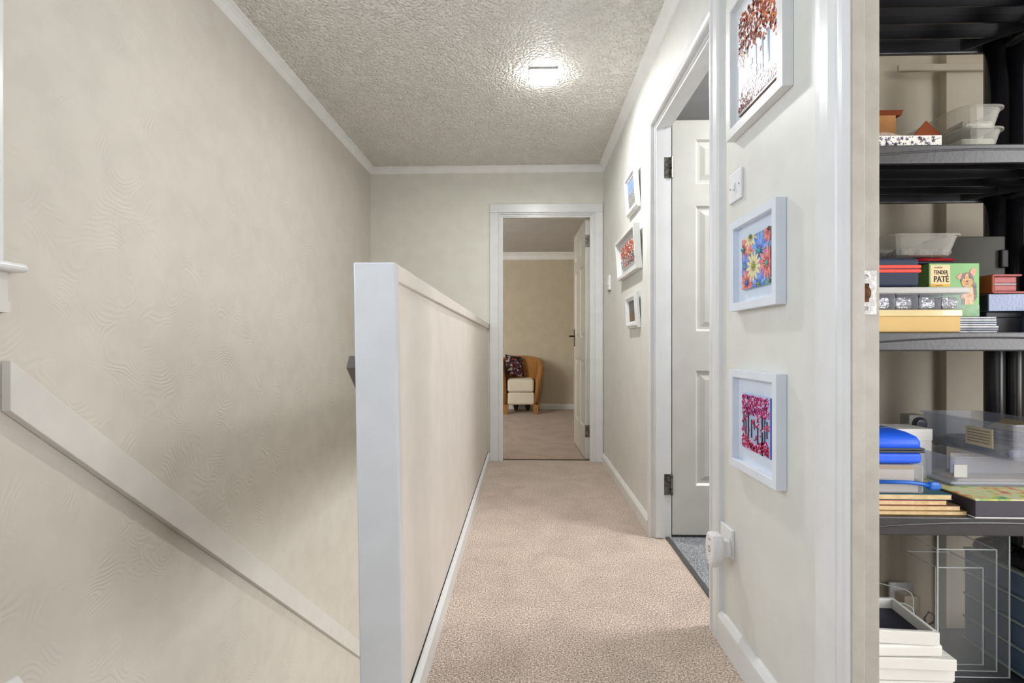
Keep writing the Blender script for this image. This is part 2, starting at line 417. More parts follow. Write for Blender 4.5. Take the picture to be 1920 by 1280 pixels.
# door_2: the side doorway
D2 = thing('door_2', 'white six panel door standing open inside the side room', 'door', (0, 0, 0), kind='structure')
Y0, Y1, ZT = 1.65, 2.43, 2.0


def arch_leg(y, s, z1):
    """moulded architrave on the right wall; y is the opening edge, s the outward direction"""
    prof = [(0, 0), (0, .016), (.004, .020), (.012, .020), (.016, .015), (.022, .015), (.03, .018), (.058, .018), (.066, .012), (.068, 0)]
    return [(XR - d, y + s * a) for a, d in prof]


for y, s in ((Y0, -1), (Y1, 1)):
    obj('architrave', MB().prism(arch_leg(y, s, ZT), 'z', 0, ZT + .068), ARCH, D2)
obj('architrave', MB().loft([[(XR - (XR - px) , yy, ZT + abs(py - Y1)) for px, py in arch_leg(Y1, 1, 0)] for yy in (Y0 - .0, Y1 + .0)]), ARCH, D2)
obj('lining', MB().box(XR, .70, Y0, Y0 + .012, 0, ZT).box(XR, .70, Y1 - .012, Y1, 0, ZT).box(XR, .70, Y0 + .012, Y1 - .012, ZT - .012, ZT), WHITE, D2)
obj('door_stop', MB().box(.625, .662, Y0 + .012, Y0 + .024, .006, ZT - .012).box(.625, .662, Y1 - .024, Y1 - .012, .006, ZT - .012).box(.625, .662, Y0 + .024, Y1 - .024, ZT - .024, ZT - .012), WHITE, D2)
T2 = lambda u, n, z: (.705 + u, Y1 - .012 + n, z)
leaf2 = door_leaf(D2, T2, .735, 2.018, .035, .018)
for zc in (1.79, .26):
    obj('hinge', MB().box(.664, .700, Y1 - .0145, Y1 - .012, zc - .05, zc + .05).box(.702, .7045, Y1 - .012, Y1 + .02, zc - .05, zc + .05), CHROME, D2)
    obj('hinge_knuckle', MB().tube([(.7, Y1 - .019, zc - .05), (.7, Y1 - .019, zc + .05)], .006, 8), CHROME, D2)
hp = obj('handle_plate', MB(T2).box(.665, .700, -.006, 0, .925, 1.085), CHROME, D2, bevel=.002)
obj('lever', MB(T2).tube([(.682, 0, 1.02), (.682, -.035, 1.02), (.67, -.045, 1.02), (.58, -.045, 1.02)], .008, 8), CHROME, hp, smooth=True)

# door_3: the closet doorway (frame only; its door is out of the picture)
JAMB = mat('old_gloss_paint', (178, 173, 165), .25, .5, bump=(38, .0012), var=(20, (170, 165, 156)))
D3 = thing('door_3', 'closet doorway frame in old white gloss paint with a bare strike plate', 'door frame', (0, 0, 0), kind='structure')
bead = [(.62, .978), (.604, .978), (.599, .974), (.5965, .966), (.5965, .956), (.599, .948), (.604, .944), (.62, .944)]
obj('architrave', MB().prism([(.62, 1.072), (.612, 1.070), (.607, 1.06), (.6035, 1.04), (.602, 1.01), (.604, .99), (.609, .982), (.613, .978), (.62, .978)], 'z', 0, 2.10), WHITE, D3, smooth=False)
obj('edge_bead', MB().prism(bead, 'z', 0, 2.05), WHITE, D3)
obj('lining', MB().box(.605, .664, .952, .979, 0, 2.03), JAMB, D3, bevel=.002)
obj('door_stop', MB().box(.6045, .631, .942, .952, 0, 2.03), JAMB, D3, bevel=.003)
obj('lining', MB().box(.605, .665, .10, .952, 2.03, 2.05).box(.605, .665, .075, .10, 0, 2.05), JAMB, D3)
sp = obj('strike_plate', MB().box(.6325, .6575, .9505, .952, .988, 1.072), SILVER, D3, bevel=.0006)
obj('latch_hole', MB().prism([(.6325, 1.012), (.643, 1.012), (.643, 1.018), (.6465, 1.024), (.6465, 1.034), (.643, 1.040), (.643, 1.047), (.6325, 1.047)], 'y', .9496, .9506), RUST, sp)
for zz in (1.0, 1.06):
    obj('screw', MB().tube([(.638, .9494, zz), (.638, .951, zz)], .004, 10), CHROME, sp)

# windows (the landing window's edge shows; the others light the rooms out of the picture)


def window(name, label, x0, x1, y0, y1, z0, z1, axis):
    r = thing(name, label, 'window', (0, 0, 0), kind='structure')
    if axis == 'x':
        d = (y0, y1); f = lambda a, b, c, e: MB().box(x0, x1, a, b, c, e)
    else:
        d = (x0, x1); f = lambda a, b, c, e: MB().box(a, b, y0, y1, c, e)
    for a, b, c, e in ((d[0], d[0] + .06, z0, z1), (d[1] - .06, d[1], z0, z1), (d[0] + .06, d[1] - .06, z0, z0 + .06), (d[0] + .06, d[1] - .06, z1 - .06, z1),
                       ((d[0] + d[1]) / 2 - .03, (d[0] + d[1]) / 2 + .03, z0 + .06, z1 - .06)):
        obj('frame_bar', f(a, b, c, e), WHITEPL, r)
    g = clear('window_glass', haze=.02, edge=.4)
    if axis == 'x': obj('pane', MB().box((x0 + x1) / 2 - .003, (x0 + x1) / 2 + .003, y0 + .06, y1 - .06, z0 + .06, z1 - .06), g, r)
    else: obj('pane', MB().box(x0 + .06, x1 - .06, (y0 + y1) / 2 - .003, (y0 + y1) / 2 + .003, z0 + .06, z1 - .06), g, r)
    return r


W1 = window('window_1', 'white landing window with a projecting sill high on the wallpapered wall', XL - .09, XL - .05, -.02, 1.10, 1.13, 2.15, 'x')
obj('casing', MB().box(XL, XL + .018, 1.10, 1.152, 1.13, 2.21).box(XL, XL + .018, -.072, -.02, 1.13, 2.21).box(XL, XL + .018, -.02, 1.10, 2.15, 2.21), WHITE, W1, bevel=.004)
obj('sill', MB().box(XL - .05, XL + .045, -.09, 1.188, 1.108, 1.130), WHITE, W1, bevel=.0105, seg=4)
obj('apron', MB().box(XL, XL + .018, -.07, 1.160, 1.01, 1.108), GREYRAIL, W1)
obj('apron', MB().box(XL, XL + .022, -.07, 1.162, 1.01, 1.038), GREYRAIL, W1)
window('window_2', 'white window in the wall behind the viewpoint', -1.0, .40, -1.43, -1.39, .65, 2.2, 'y')
window('window_3', 'white window of the side room', 2.64, 2.68, 1.70, 2.34, .85, 2.05, 'x')
window('window_4', 'white bedroom window', -2.4, -1.367, YF + .02, YF + .06, .7, 2.05, 'y')
window('window_5', 'white window of the hall below', 2.04, 2.08, 2.2, 4.2, -1.75, -.5, 'x')
window('window_6', 'white closet window', 2.34, 2.38, -.70, .40, .4, 2.1, 'x')
window('window_fill', 'unseen closet window added for the front fill light', .80, 2.10, -.97, -.93, .22, 1.60, 'y')  # unseen opening added to go with the front fill

# staircase going down beside the balustrade
ST = thing('staircase', 'carpeted stairs descending along the wallpapered wall', 'staircase', (0, 0, 0), kind='structure')
for k in range(12):
    obj('step', MB().box(XL + .03, -.42, 1.2 + .23 * k, 1.2 + .23 * (k + 1) + .02, -.2 * (k + 1) - .2, -.2 * (k + 1)), CARPET, ST, bevel=.008)

# ------------------------------------------------------------------ balustrade
BAL = thing('stair_balustrade', 'boxed white stair balustrade with square end post and cream infill panel', 'balustrade', (-.30, 1.14, 0))
lean = lambda z: .019 * (1.125 - z)
tb = L(BAL)
for nm, (x0, x1), (y0, y1) in (('newel_post', (-.402, -.304), (1.14, 1.178)),):
    rings = []
    for z in (0, 1.124):
        rings.append([tb(x0 + lean(z) * .8, y0, z), tb(x1 + lean(z), y0, z), tb(x1 + lean(z) * .9 - .001, y1, z), tb(x0 + lean(z) * .8, y1, z)])
    obj(nm, MB().loft(rings), POSTPAINT, BAL, bevel=.004)
# infill panel, recessed behind post and top rail
obj('infill_panel', MB(tb).add([(-.390, 1.178, 0), (-.292, 1.178, 0), (-.312, 1.178, 1.09), (-.390, 1.178, 1.09),
                                (-.390, 4.0, 0), (-.311, 4.0, 0), (-.312, 4.0, 1.075), (-.390, 4.0, 1.075)],
                               [(0, 1, 2, 3), (7, 6, 5, 4), (0, 4, 5, 1), (1, 5, 6, 2), (2, 6, 7, 3), (3, 7, 4, 0)]), PANELPAINT, BAL)
obj('top_rail', MB(tb).add([(-.402, 1.178, 1.082), (-.3035, 1.178, 1.082), (-.3035, 1.178, 1.123), (-.402, 1.178, 1.123),
                            (-.402, 4.0, 1.066), (-.300, 4.0, 1.066), (-.300, 4.0, 1.107), (-.402, 4.0, 1.107)],
                           [(0, 1, 2, 3), (7, 6, 5, 4), (0, 4, 5, 1), (1, 5, 6, 2), (2, 6, 7, 3), (3, 7, 4, 0)]), PANELPAINT, BAL, bevel=.003)
pr = [(0, 0), (.018, 0), (.018, .062), (.008, .074), (0, .075)]
obj('skirting', MB(tb).loft([[(-.293 + a, 1.18, z) for a, z in pr], [(-.311 + a, 3.98, z) for a, z in pr]]), WHITE, BAL)
obj('shadow_gap', MB(tb).loft([[(-.293, 1.18, .075), (-.2895, 1.18, .075), (-.2895, 1.18, .079), (-.293, 1.18, .079)],
                              [(-.311, 3.98, .075), (-.3085, 3.98, .075), (-.3085, 3.98, .079), (-.311, 3.98, .079)]]), DARKGAP, BAL)

# handrails
sl = .86
r1 = tag(obj('handrail', MB().prism([(1.158, .773), (1.158, .895), (3.95, .895 - sl * 2.80), (3.95, .773 - sl * 2.80)], 'x', XL + .002, XL + .027), GREYRAIL, bevel=.002),
         'pale grey flat board handrail sloping down the wallpapered wall', 'handrail')
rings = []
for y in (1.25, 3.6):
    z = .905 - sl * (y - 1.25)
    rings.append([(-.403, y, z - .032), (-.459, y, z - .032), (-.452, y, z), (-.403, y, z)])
r2 = tag(obj('handrail', MB().loft(rings), SHADERAIL, bevel=.002), 'grey handrail stub, shade put into its colour, on the stair side of the white post', 'handrail')

# ------------------------------------------------------------------ ceiling light
CL = thing('ceiling_light', 'small square glowing ceiling light with grey metal trim', 'ceiling light', (.088, 2.63, ZC))
obj('back_plate', MB().box(-.074, .074, -.064, .064, -.012, 0), mat('grey_lamp_metal', (150, 150, 150), .5, .4), CL, bevel=.002)
rings = [rrect(-a, a, -b, b, z, .012) for a, b, z in ((.071, .060, -.012), (.0715, .0605, -.024), (.064, .053, -.031), (.056, .047, -.033))]
obj('diffuser', MB().loft(rings), emit('lamp_glow', (255, 254, 252), 46), CL, smooth=True)
area('lamp_light', (.088, 2.63, ZC - .036), (0, 0, 0), .09, .07, 16.5, (1, .995, .985))
obj('end_trim', MB().box(-.054, .054, .048, .054, -.041, -.030), MATS['grey_lamp_metal'], CL)


# ------------------------------------------------------------------ pictures on the right wall


def frame(label, y0, y1, z0, z1, depth, border, tilt=0, group=None, stepped=False, mount_n=.006, fm=None, mm=None):
    root = thing('picture_frame', label, 'picture', (XR - .001, (y0 + y1) / 2, z0), (0, -math.radians(tilt), 0), group)
    hw, h = (y1 - y0) / 2, z1 - z0
    # mitred bars: each a loft of its section between two mitred ends
    sec = [(0, 0), (0, depth), (border * .92, depth), (border, depth - .002), (border, 0)]
    if stepped: sec = [(0, 0), (0, depth * .6), (border * .25, depth * .6), (border * .3, depth), (border * .6, depth), (border * .68, depth * .7), (border, depth * .55), (border, 0)]
    def bar(a, b, ia, ib):
        def ring(p, i): return [(-n, p[0] + i[0] * o, p[1] + i[1] * o) for o, n in sec]
        return MB().loft([ring(a, ia), ring(b, ib)])
    c = [(-hw, 0), (hw, 0), (hw, h), (-hw, h)]; ins = [(1, 1), (-1, 1), (-1, -1), (1, -1)]
    for k in range(4): obj('frame_bar', bar(c[k], c[(k + 1) % 4], ins[k], ins[(k + 1) % 4]), fm or FRAMEWHITE, root)
    obj('mount', MB().box(-mount_n, -.001, -hw + border, hw - border, border, h - border), mm or MOUNTWHITE, root)
    return root, hw, h


def blob(mb, n, y, z, ry, rz, ang=0, k=7, mi=0, jag=.0, th=.0012):
    """a small proud flake of glass, flat on plane x=-n"""
    pts = []
    for i in range(k):
        t = 2 * PI * i / k; j = 1 + random.uniform(-jag, jag)
        a, b = ry * j * math.cos(t), rz * j * math.sin(t)
        pts.append((y + a * math.cos(ang) - b * math.sin(ang), z + a * math.sin(ang) + b * math.cos(ang)))
    mb.loft([[(-n, p, q) for p, q in pts], [(-n - th, y + (p - y) * .8, z + (q - z) * .8) for p, q in pts]], mi=mi)


def cols(prefix, lst, rough=.2):
    return [mat(prefix + '_glass_' + str(i), c, rough, .5, coat=.3) for i, c in enumerate(lst)]


GRP = None
# A: large picture of autumn trees (top edge above the picture frame of the photo)
A, hw, h = frame('large white box frame with orange autumn tree glass art above the light switch', 1.170, 1.495, 1.535, 1.93, .025, .028)
ya, yb, za, zb = -.125, .098, .050, .345      # local: y grows away from the viewer; ya is the near side
zb_ = .345
yn, yfz = 1.213 - 1.3325, 1.434 - 1.3325
za, zb = .052, .328
slab = obj('art_slab', MB().box(-.014, -.006, yn, yfz, za, zb), [mat('white_art_glass', (234, 238, 243), .42, .3)], A, bevel=.002)
obj('slab_edge', MB().box(-.0135, -.0065, yn - .004, yn, za - .002, zb).box(-.0135, -.0065, yn - .004, yfz, za - .005, za), mat('amber_edge_glass', (120, 74, 46), .3, .5, var=(30, (58, 44, 40))), A)
P = cols('autumn', [(206, 104, 52), (178, 70, 44), (226, 140, 66), (150, 62, 48), (112, 66, 66), (86, 64, 74), (196, 90, 70)])
mb = MB()
W_, H_ = yfz - yn, zb - za
for i in range(1250):
    u, v = random.random(), random.random()          # u 0 = near (right in view), v 0 = bottom
    edge = .42 + .15 * math.sin(PI * u) + random.uniform(-.06, .06)
    if v < edge and random.random() < .96: continue
    warm = (1 - u) * .8 + v * .5
    mi = random.choice([0, 0, 1, 2, 6]) if random.random() < warm - .15 else random.choice([3, 4, 5, 3])
    blob(mb, .014, yn + .004 + u * (W_ - .008), za + v * (H_ - .006), random.uniform(.0026, .0052), random.uniform(.0032, .0068), random.uniform(-.9, .9), 6, mi, .25)
for i in range(260):
    u = random.random(); v = random.random() ** 2 * (.10 + .05 * u)
    blob(mb, .014, yn + .004 + u * (W_ - .008), za + .004 + v * H_, random.uniform(.002, .004), random.uniform(.002, .004), random.uniform(-1, 1), 6, random.choice([0, 3, 4, 5, 3]), .2)
for i in range(70):
    u = .35 + .6 * random.random(); v = .10 + .16 * random.random()
    blob(mb, .014, yn + u * W_, za + v * H_, .0012, random.uniform(.004, .009), -.5, 5, random.choice([4, 5, 5]), .1)
obj('leaf_mosaic', mb, P, A, kind='stuff')
BLUEG = mat('blue_grey_glass', (150, 174, 192), .2, .5); DBLUE = mat('slate_blue_glass', (52, 80, 104), .2, .5)
for u, wd, z0, z1 in ((.20, .0035, .20, .50), (.34, .0025, .16, .50), (.50, .0008, .16, .5)):
    obj('trunk', MB().box(-.0155, -.014, yn + u * W_ - wd, yn + u * W_ + wd, za + z0 * H_, za + z1 * H_), BLUEG, A)
obj('window_flake', MB().prism([(yn + .60 * W_, za + .36 * H_), (yn + .67 * W_, za + .36 * H_), (yn + .67 * W_, za + .41 * H_), (yn + .60 * W_, za + .41 * H_)], 'x', -.0155, -.014), DBLUE, A)

# B: daisies
B, hw, h = frame('white box frame with colourful daisy glass art, middle of the near stack', 1.200, 1.471, 1.030, 1.285, .025, .022, fm=BLUELITFRAME, mm=BLUELITMOUNT)
yc = 1.3355
yn, yfz, za, zb = 1.245 - yc, 1.409 - yc, .055, .197
W_, H_ = yfz - yn, zb - za
obj('art_slab', MB().box(-.014, -.006, yn, yfz, za, zb), [mat('daisy_backing_glass', (112, 178, 168), .15, .5, var=(40, (120, 150, 206)))], B, bevel=.003)
obj('slab_edge', MB().box(-.0138, -.0065, yn - .004, yn, za, zb), mat('dark_green_edge_glass', (66, 96, 98), .15, .5), B)
P = cols('daisy', [(222, 116, 124), (124, 166, 240), (230, 222, 172), (236, 146, 138), (96, 134, 226), (140, 204, 176)])
fl = [(.06, .22, 0, .30), (.33, .03, 2, .26), (.33, .33, 3, .19), (.64, .36, 1, .36), (.93, .07, 3, .2), (.12, .55, 4, .26), (.88, .62, 0, .32), (.2, .88, 0, .30), (.62, .97, 1, .30), (.44, .60, 2, .29)]
mb = MB(); lv = 0
for (u, v, mi, r) in fl:
    lv += .00012
    for k in range(13):
        a = 2 * PI * k / 13 + u * 3; rr = r * .145
        cy, cz = yfz - u * W_ + math.cos(a) * rr * .55, zb - v * H_ + math.sin(a) * rr * .55
        pts = []
        for i in range(8):
            t = 2 * PI * i / 8; p, q = rr * .46 * math.cos(t), rr * .125 * math.sin(t)
            y_, z_ = cy + p * math.cos(a) - q * math.sin(a), cz + p * math.sin(a) + q * math.cos(a)
            pts.append((min(max(y_, yn + .001), yfz - .001), min(max(z_, za + .001), zb - .001)))
        m2 = {0: (0, 3), 1: (1, 4), 2: (2, 2), 3: (3, 0), 4: (1, 4)}[mi][k % 2]
        mb.loft([[(-.014, p, q) for p, q in pts], [(-.0148 - lv, p, q) for p, q in pts]], mi=m2)
obj('petals', mb, P, B, kind='stuff')
beads = [(.06, .22, (52, 140, 132), 8), (.33, .02, (108, 118, 62), 7), (.33, .33, (196, 190, 96), 5.5), (.64, .36, (58, 160, 150), 8.5), (.95, .03, (70, 78, 52), 6),
         (.12, .55, (120, 178, 140), 5.5), (.44, .60, (148, 164, 44), 8), (.88, .62, (96, 176, 156), 7), (.2, .88, (36, 104, 168), 8.5), (.62, .96, (132, 142, 52), 6.5), (.96, .95, (120, 128, 108), 6)]
for i, (u, v, c, r) in enumerate(beads):
    obj('bead', MB().dome((-.0148, yfz - u * W_, zb - v * H_), r / 1000, r / 1000 * .75, 12, 4, ax=0), mat('bead_glass_' + str(i), c, .08, .6, coat=.5), B, smooth=True)

# C: pink trees
Cc, hw, h = frame('white box frame with pink blossom tree glass art above the plug socket', 1.198, 1.473, .585, .862, .025, .022, fm=BLUELITFRAME, mm=BLUELITMOUNT)
yc = 1.3355
yn, yfz, za, zb = 1.250 - yc, 1.411 - yc, .062, .214
W_, H_ = yfz - yn, zb - za
obj('art_slab', MB().box(-.014, -.006, yn, yfz, za, zb), [mat('pale_blue_art_glass', (160, 186, 220), .2, .5, var=(30, (176, 182, 216)))], Cc, bevel=.002)
obj('slab_edge', MB().box(-.0138, -.0065, yn - .004, yn, za, zb), mat('blue_edge_glass', (60, 92, 180), .15, .5), Cc)
INK = mat('ink_black_glass', (30, 38, 52), .25, .5)
for u, z0, z1, wd in ((.09, .40, .64, .0012), (.17, .26, .62, .0016), (.26, .14, .66, .0022), (.38, .24, .56, .0018), (.48, .40, .55, .0014), (.60, .16, .60, .0020), (.755, -.0, .66, .0026), (.84, .24, .62, .0016), (.91, .32, .60, .0018)):
    obj('trunk', MB().box(-.0158, -.014, yfz - u * W_ - wd, yfz - u * W_ + wd, za + z0 * H_, za + z1 * H_), INK, Cc)
obj('arched_branch', MB().tube([(-.015, yfz - (.17 - .08 * math.cos(t)) * W_, za + (.62 + .06 * math.sin(t)) * H_) for t in [PI * k / 8 for k in range(9)]], .0016, 6), INK, Cc)
P = cols('blossom', [(206, 46, 118), (226, 84, 150), (184, 40, 124), (222, 58, 96), (238, 190, 222), (150, 60, 140)])
mb = MB()
for i in range(430):
    u, v = random.random(), random.random()
    if v < .66 and random.random() < .9: v = .66 + .34 * random.random()
    blob(mb, .014, yn + .004 + u * (W_ - .008), za + v * (H_ - .004), random.uniform(.0018, .0038), random.uniform(.002, .0042), random.uniform(-1, 1), 6, random.choice([0, 1, 2, 0, 4, 5]), .25, .0018)
for i in range(260):
    u = random.random(); v = random.random() * (.16 + .06 * math.sin(u * 9))
    blob(mb, .014, yn + .004 + u * (W_ - .008), za + .004 + v * H_, random.uniform(.0022, .0042), random.uniform(.0022, .0042), random.uniform(-1, 1), 6, random.choice([0, 3, 3, 1, 3, 4]), .25, .0018)
for u, v in ((.08, .52), (.20, .60), (.45, .53), (.64, .63), (.72, .42), (.90, .50), (.88, .18), (.07, .35), (.12, .22), (.55, .27), (.6, .5), (.88, .68)):
    for k in range(9):
        blob(mb, .0145, yfz - u * W_ + random.uniform(-.009, .009), za + v * H_ + random.uniform(-.007, .007), .0032, .0036, random.uniform(-1, 1), 6, random.choice([1, 3, 0, 4]), .2, .0018)
obj('blossom_mosaic', mb, P, Cc, kind='stuff')

# small pictures between the doors (they hang tilted forward)
P1, hw, h = frame('small white frame with a blue sky photo, top of the three between the doorways', 2.705, 2.985, 1.690, 1.918, .024, .038, 4, stepped=True, mount_n=.008)
nz = MB()
obj('sky_print', MB().box(-.0105, -.008, -hw + .038, hw - .038, .038 + .07, h - .038), mat('printed_sky_blue', (122, 150, 192), .35, .5, var=(10, (150, 172, 204))), P1)
obj('ground_print', MB().box(-.0105, -.008, -hw + .038, hw - .038, .038, .108).prism([(-hw + .05, .107), (hw - .04, .100), (hw - .09, .122), (-.01, .112), (-.05, .135), (-hw + .045, .118)], 'x', -.0108, -.008), mat('printed_scrub', (92, 92, 88), .4, .5, var=(120, (172, 174, 172))), P1)

P2, hw, h = frame('wide white box frame with red and brown glass mosaic, middle one between the doorways', 2.665, 3.215, 1.348, 1.590, .034, .018, 4)
obj('art_slab', MB().box(-.014, -.006, -hw + .065, hw - .075, .055, h - .05), mat('pale_grey_art_glass', (206, 210, 208), .2, .5), P2, bevel=.002)
PP = cols('poppy', [(198, 52, 36), (226, 90, 52), (120, 70, 54), (88, 84, 84), (170, 120, 96), (196, 40, 44)])
mb = MB()
for i in range(420):
    u, v = random.random(), random.random()
    if v < .45 and random.random() < .62: continue
    if v < .45: mi = random.choice([0, 5, 3, 3])
    else: mi = random.choice([0, 1, 2, 4, 1, 0, 2])
    blob(mb, .014, -hw + .07 + u * (2 * hw - .15), .06 + v * (h - .115), random.uniform(.005, .010), random.uniform(.004, .008), random.uniform(-1, 1), 6, mi, .25, .002)
obj('mosaic_flakes', mb, PP, P2, kind='stuff')
for k in range(12):
    u = (k + .5 + random.uniform(-.3, .3)) / 12
    obj('stalk', MB().box(-.0155, -.014, -hw + .07 + u * (2 * hw - .15) - .002, -hw + .07 + u * (2 * hw - .15) + .002, .06, .11), mat('dark_stalk_glass', (80, 86, 92), .3, .5), P2)
obj('slab_edge', MB().box(-.0138, -.0065, -hw + .061, -hw + .065, .055, h - .05), mat('dark_mosaic_edge', (110, 60, 48), .3, .5), P2)

P3, hw, h = frame('small white frame with a dark dusk photo, lowest of the three between the doorways', 2.705, 2.985, 1.032, 1.225, .024, .038, 3.5, stepped=True, mount_n=.008)
obj('sky_print', MB().box(-.0105, -.008, -hw + .06, hw - .06, .075, h - .038), mat('printed_dusk', (92, 92, 100), .35, .5, var=(12, (70, 68, 74))), P3)
obj('ground_print', MB().box(-.0106, -.008, -hw + .06, hw - .06, .038, .075).prism([(-hw + .07, .075), (hw - .06, .075), (hw - .08, .09), (0, .080), (-.03, .1), (-hw + .07, .082)], 'x', -.0108, -.008), mat('printed_autumn_ground', (134, 96, 66), .4, .5, var=(110, (84, 74, 62))), P3)

# ------------------------------------------------------------------ switches, socket, plug-in unit
S1 = thing('light_switch', 'white square rocker light switch between the upper two near pictures', 'light switch', (XR, 1.478, 1.398))
obj('plate', MB().box(-.008, 0, -.043, .043, -.043, .043), WHITEPL, S1, bevel=.002)
obj('rocker', MB().prism([(-.008, -.010), (-.008, .011), (-.011, .011), (-.016, -.010)], 'y', -.006, .006), WHITEPL, S1, bevel=.001)
for yy in (-.030, .030): obj('screw', MB().tube([(-.0085, yy, 0), (-.006, yy, 0)], .0032, 8), mat('screw_grey', (120, 120, 122), .4, .5, .5), S1)
S2 = thing('light_switch', 'slim white wall switch beside the end doorway', 'light switch', (XR, 3.70, 1.396))
obj('plate', MB().box(-.014, 0, -.040, .040, -.055, .055), WHITEPL, S2, bevel=.003)
obj('rocker', MB().prism([(-.014, -.02), (-.014, .02), (-.02, -.018)], 'y', -.016, .016), WHITEPL, S2)
obj('pull_tip', MB().box(-.016, -.004, -.012, .012, -.066, -.055), mat('grey_plastic', (150, 148, 144), .5, .4), S2)

SO = thing('plug_socket', 'white single plug socket low on the wall beside the side doorway', 'socket', (XR, 1.538, .336))
obj('plate', MB().box(-.010, 0, -.043, .043, -.043, .043), WHITEPL, SO, bevel=.002)
obj('switch_rocker', MB().box(-.013, -.01, -.034, -.026, -.012, .018), WHITEPL, SO, bevel=.001)
obj('neon', MB().box(-.0112, -.0098, -.033, -.029, -.012, -.006), mat('dark_red_plastic', (60, 30, 30), .4, .5), SO)
PI_ = thing('plug_in_device', 'white shield shaped plug in unit with a ring mark in the low socket', 'plug in unit', (XR - .0105, 1.514, .322))
obj('adapter', MB().loft([[(-n, y, z) for _, y, z in [(0, a * s, b * s) for a, b in ((-.024, -.022), (.024, -.022), (.026, .0), (.018, .026), (-.018, .026), (-.026, 0))]] for n, s in ((0, .92), (.012, 1), (.026, .98))]), WHITEPL, PI_, bevel=.003)
sh = []
for k in range(20):
    t = 2 * PI * k / 20; s_, c_ = math.sin(t), math.cos(t)
    z = .052 * s_ if s_ > 0 else .062 * s_
    y = .036 * c_ * (1 - .45 * max(0, -s_) ** 2)
    z = max(-.06, min(.044, z))
    sh.append((y, z))
obj('shield_body', MB().loft([[(-n, a * s, b * s) for a, b in sh] for n, s in ((.022, .86), (.030, .97), (.044, 1), (.054, .96), (.058, .86))]), WHITEPL, PI_, smooth=False, bevel=.001)
ring = []
mb = MB()
n = 16
for k in range(n):
    a0, a1 = 2 * PI * k / n, 2 * PI * (k + 1) / n
    q = [(-.0585, r * math.cos(a), r * 1.15 * math.sin(a) - .004) for r, a in ((.0066, a0), (.0085, a0), (.0085, a1), (.0066, a1))]
    mb.loft([q, [(p[0] + .001, p[1], p[2]) for p in q]])
obj('ring_mark', mb, mat('dark_grey_print', (58, 58, 60), .5, .4), PI_)
obj('small_mark', MB().box(-.0585, -.0575, -.010, .006, .024, .027), MATS['screw_grey'], PI_)
obj('pinhole', MB().tube([(-.0585, 0, -.022), (-.0575, 0, -.022)], .0014, 6), MATS['screw_grey'], PI_)

# ------------------------------------------------------------------ bedroom armchair


def wicker():
    m = mat('woven_rattan', (176, 122, 60), .5, .4)
    nt = m.node_tree; Lk = nt.links.new; b = nt.nodes['Principled BSDF']
    tc = nt.nodes.new('ShaderNodeTexCoord')
    w1 = nt.nodes.new('ShaderNodeTexWave'); w1.bands_direction = 'Z'; w1.inputs['Scale'].default_value = 28; w1.inputs['Distortion'].default_value = .6
    w2 = nt.nodes.new('ShaderNodeTexWave'); w2.bands_direction = 'X'; w2.inputs['Scale'].default_value = 10
    Lk(tc.outputs['Object'], w1.inputs['Vector']); Lk(tc.outputs['Object'], w2.inputs['Vector'])
    mm = nt.nodes.new('ShaderNodeMath'); mm.operation = 'MULTIPLY'; Lk(w1.outputs['Fac'], mm.inputs[0]); Lk(w2.outputs['Fac'], mm.inputs[1])
    r = nt.nodes.new('ShaderNodeValToRGB'); r.color_ramp.elements[0].color = lin((166, 114, 56)); r.color_ramp.elements[1].color = lin((190, 138, 76))
    Lk(mm.outputs[0], r.inputs[0]); Lk(r.outputs[0], b.inputs['Base Color'])
    bp = nt.nodes.new('ShaderNodeBump'); bp.inputs['Distance'].default_value = .004; Lk(mm.outputs[0], bp.inputs['Height']); Lk(bp.outputs[0], b.inputs['Normal'])
    return m


WICKER = wicker()
CREAMF = mat('cream_upholstery', (226, 216, 196), .85, .15, bump=(300, .0006), sheen=.2)
CH = thing('armchair', 'tub shaped woven rattan armchair with cream seat in the far bedroom', 'armchair', (-.075, 6.70, 0), (0, 0, math.radians(2)))


def shell_ring(u):
    """u in -1..1 from one arm front round the back to the other; section of the tub wall"""
    t = abs(u); s = 1 if u > 0 else -1
    if t > .5:      # straight arm
        f = (t - .5) / .5; x = s * .235; y = .30 - .28 * f; nx, ny = s, 0
    else:
        a = t / .5 * PI / 2; x = s * .235 * math.sin(a); y = .30 + .22 * math.cos(a); nx, ny = s * math.sin(a), math.cos(a)
    top = .785 - .135 * max(0, (t - .10) / .90) ** 1.25
    bot = .13
    def P_(off, z, lean): return (x + nx * (off + lean), y + ny * (off + lean), z)
    lt = .055; 
    return [P_(-.03, bot, -.025), P_(-.028, .45, -.005), P_(-.026, top - .04, lt * .5), P_(-.018, top - .008, lt * .6), P_(.012, top, lt * .7), P_(.038, top - .012, lt * .7), P_(.046, top - .05, lt * .55), P_(.036, .45, .012), P_(.026, bot, -.025)]


rings = [shell_ring(-1 + 2 * k / 36) for k in range(37)]
obj('rattan_shell', MB().loft(rings), WICKER, CH, smooth=True)
for s in (-1, 1):
    obj('leg', MB().loft([rrect(s * .205 - a, s * .205 + a, .02, .02 + b, z, .008) for a, b, z in ((.028, .05, 0), (.036, .07, .07), (.046, .09, .17))]), WICKER, CH)
for s, y in ((-.30, .44), (.55, .44)):
    obj('rear_leg', MB().loft([rrect(s * .2 - a, s * .2 + a, y - a, y + a, z, .006) for a, z in ((.022, 0), (.05, .14))]), mat('dark_leg_wood', (74, 50, 34), .5, .4), CH)
obj('seat_base', MB().box(-.178, .186, .0, .46, .13, .30), CREAMF, CH, bevel=.03, seg=4)
obj('seat_cushion', MB().box(-.180, .180, -.015, .46, .302, .475), CREAMF, CH, bevel=.035, seg=4)
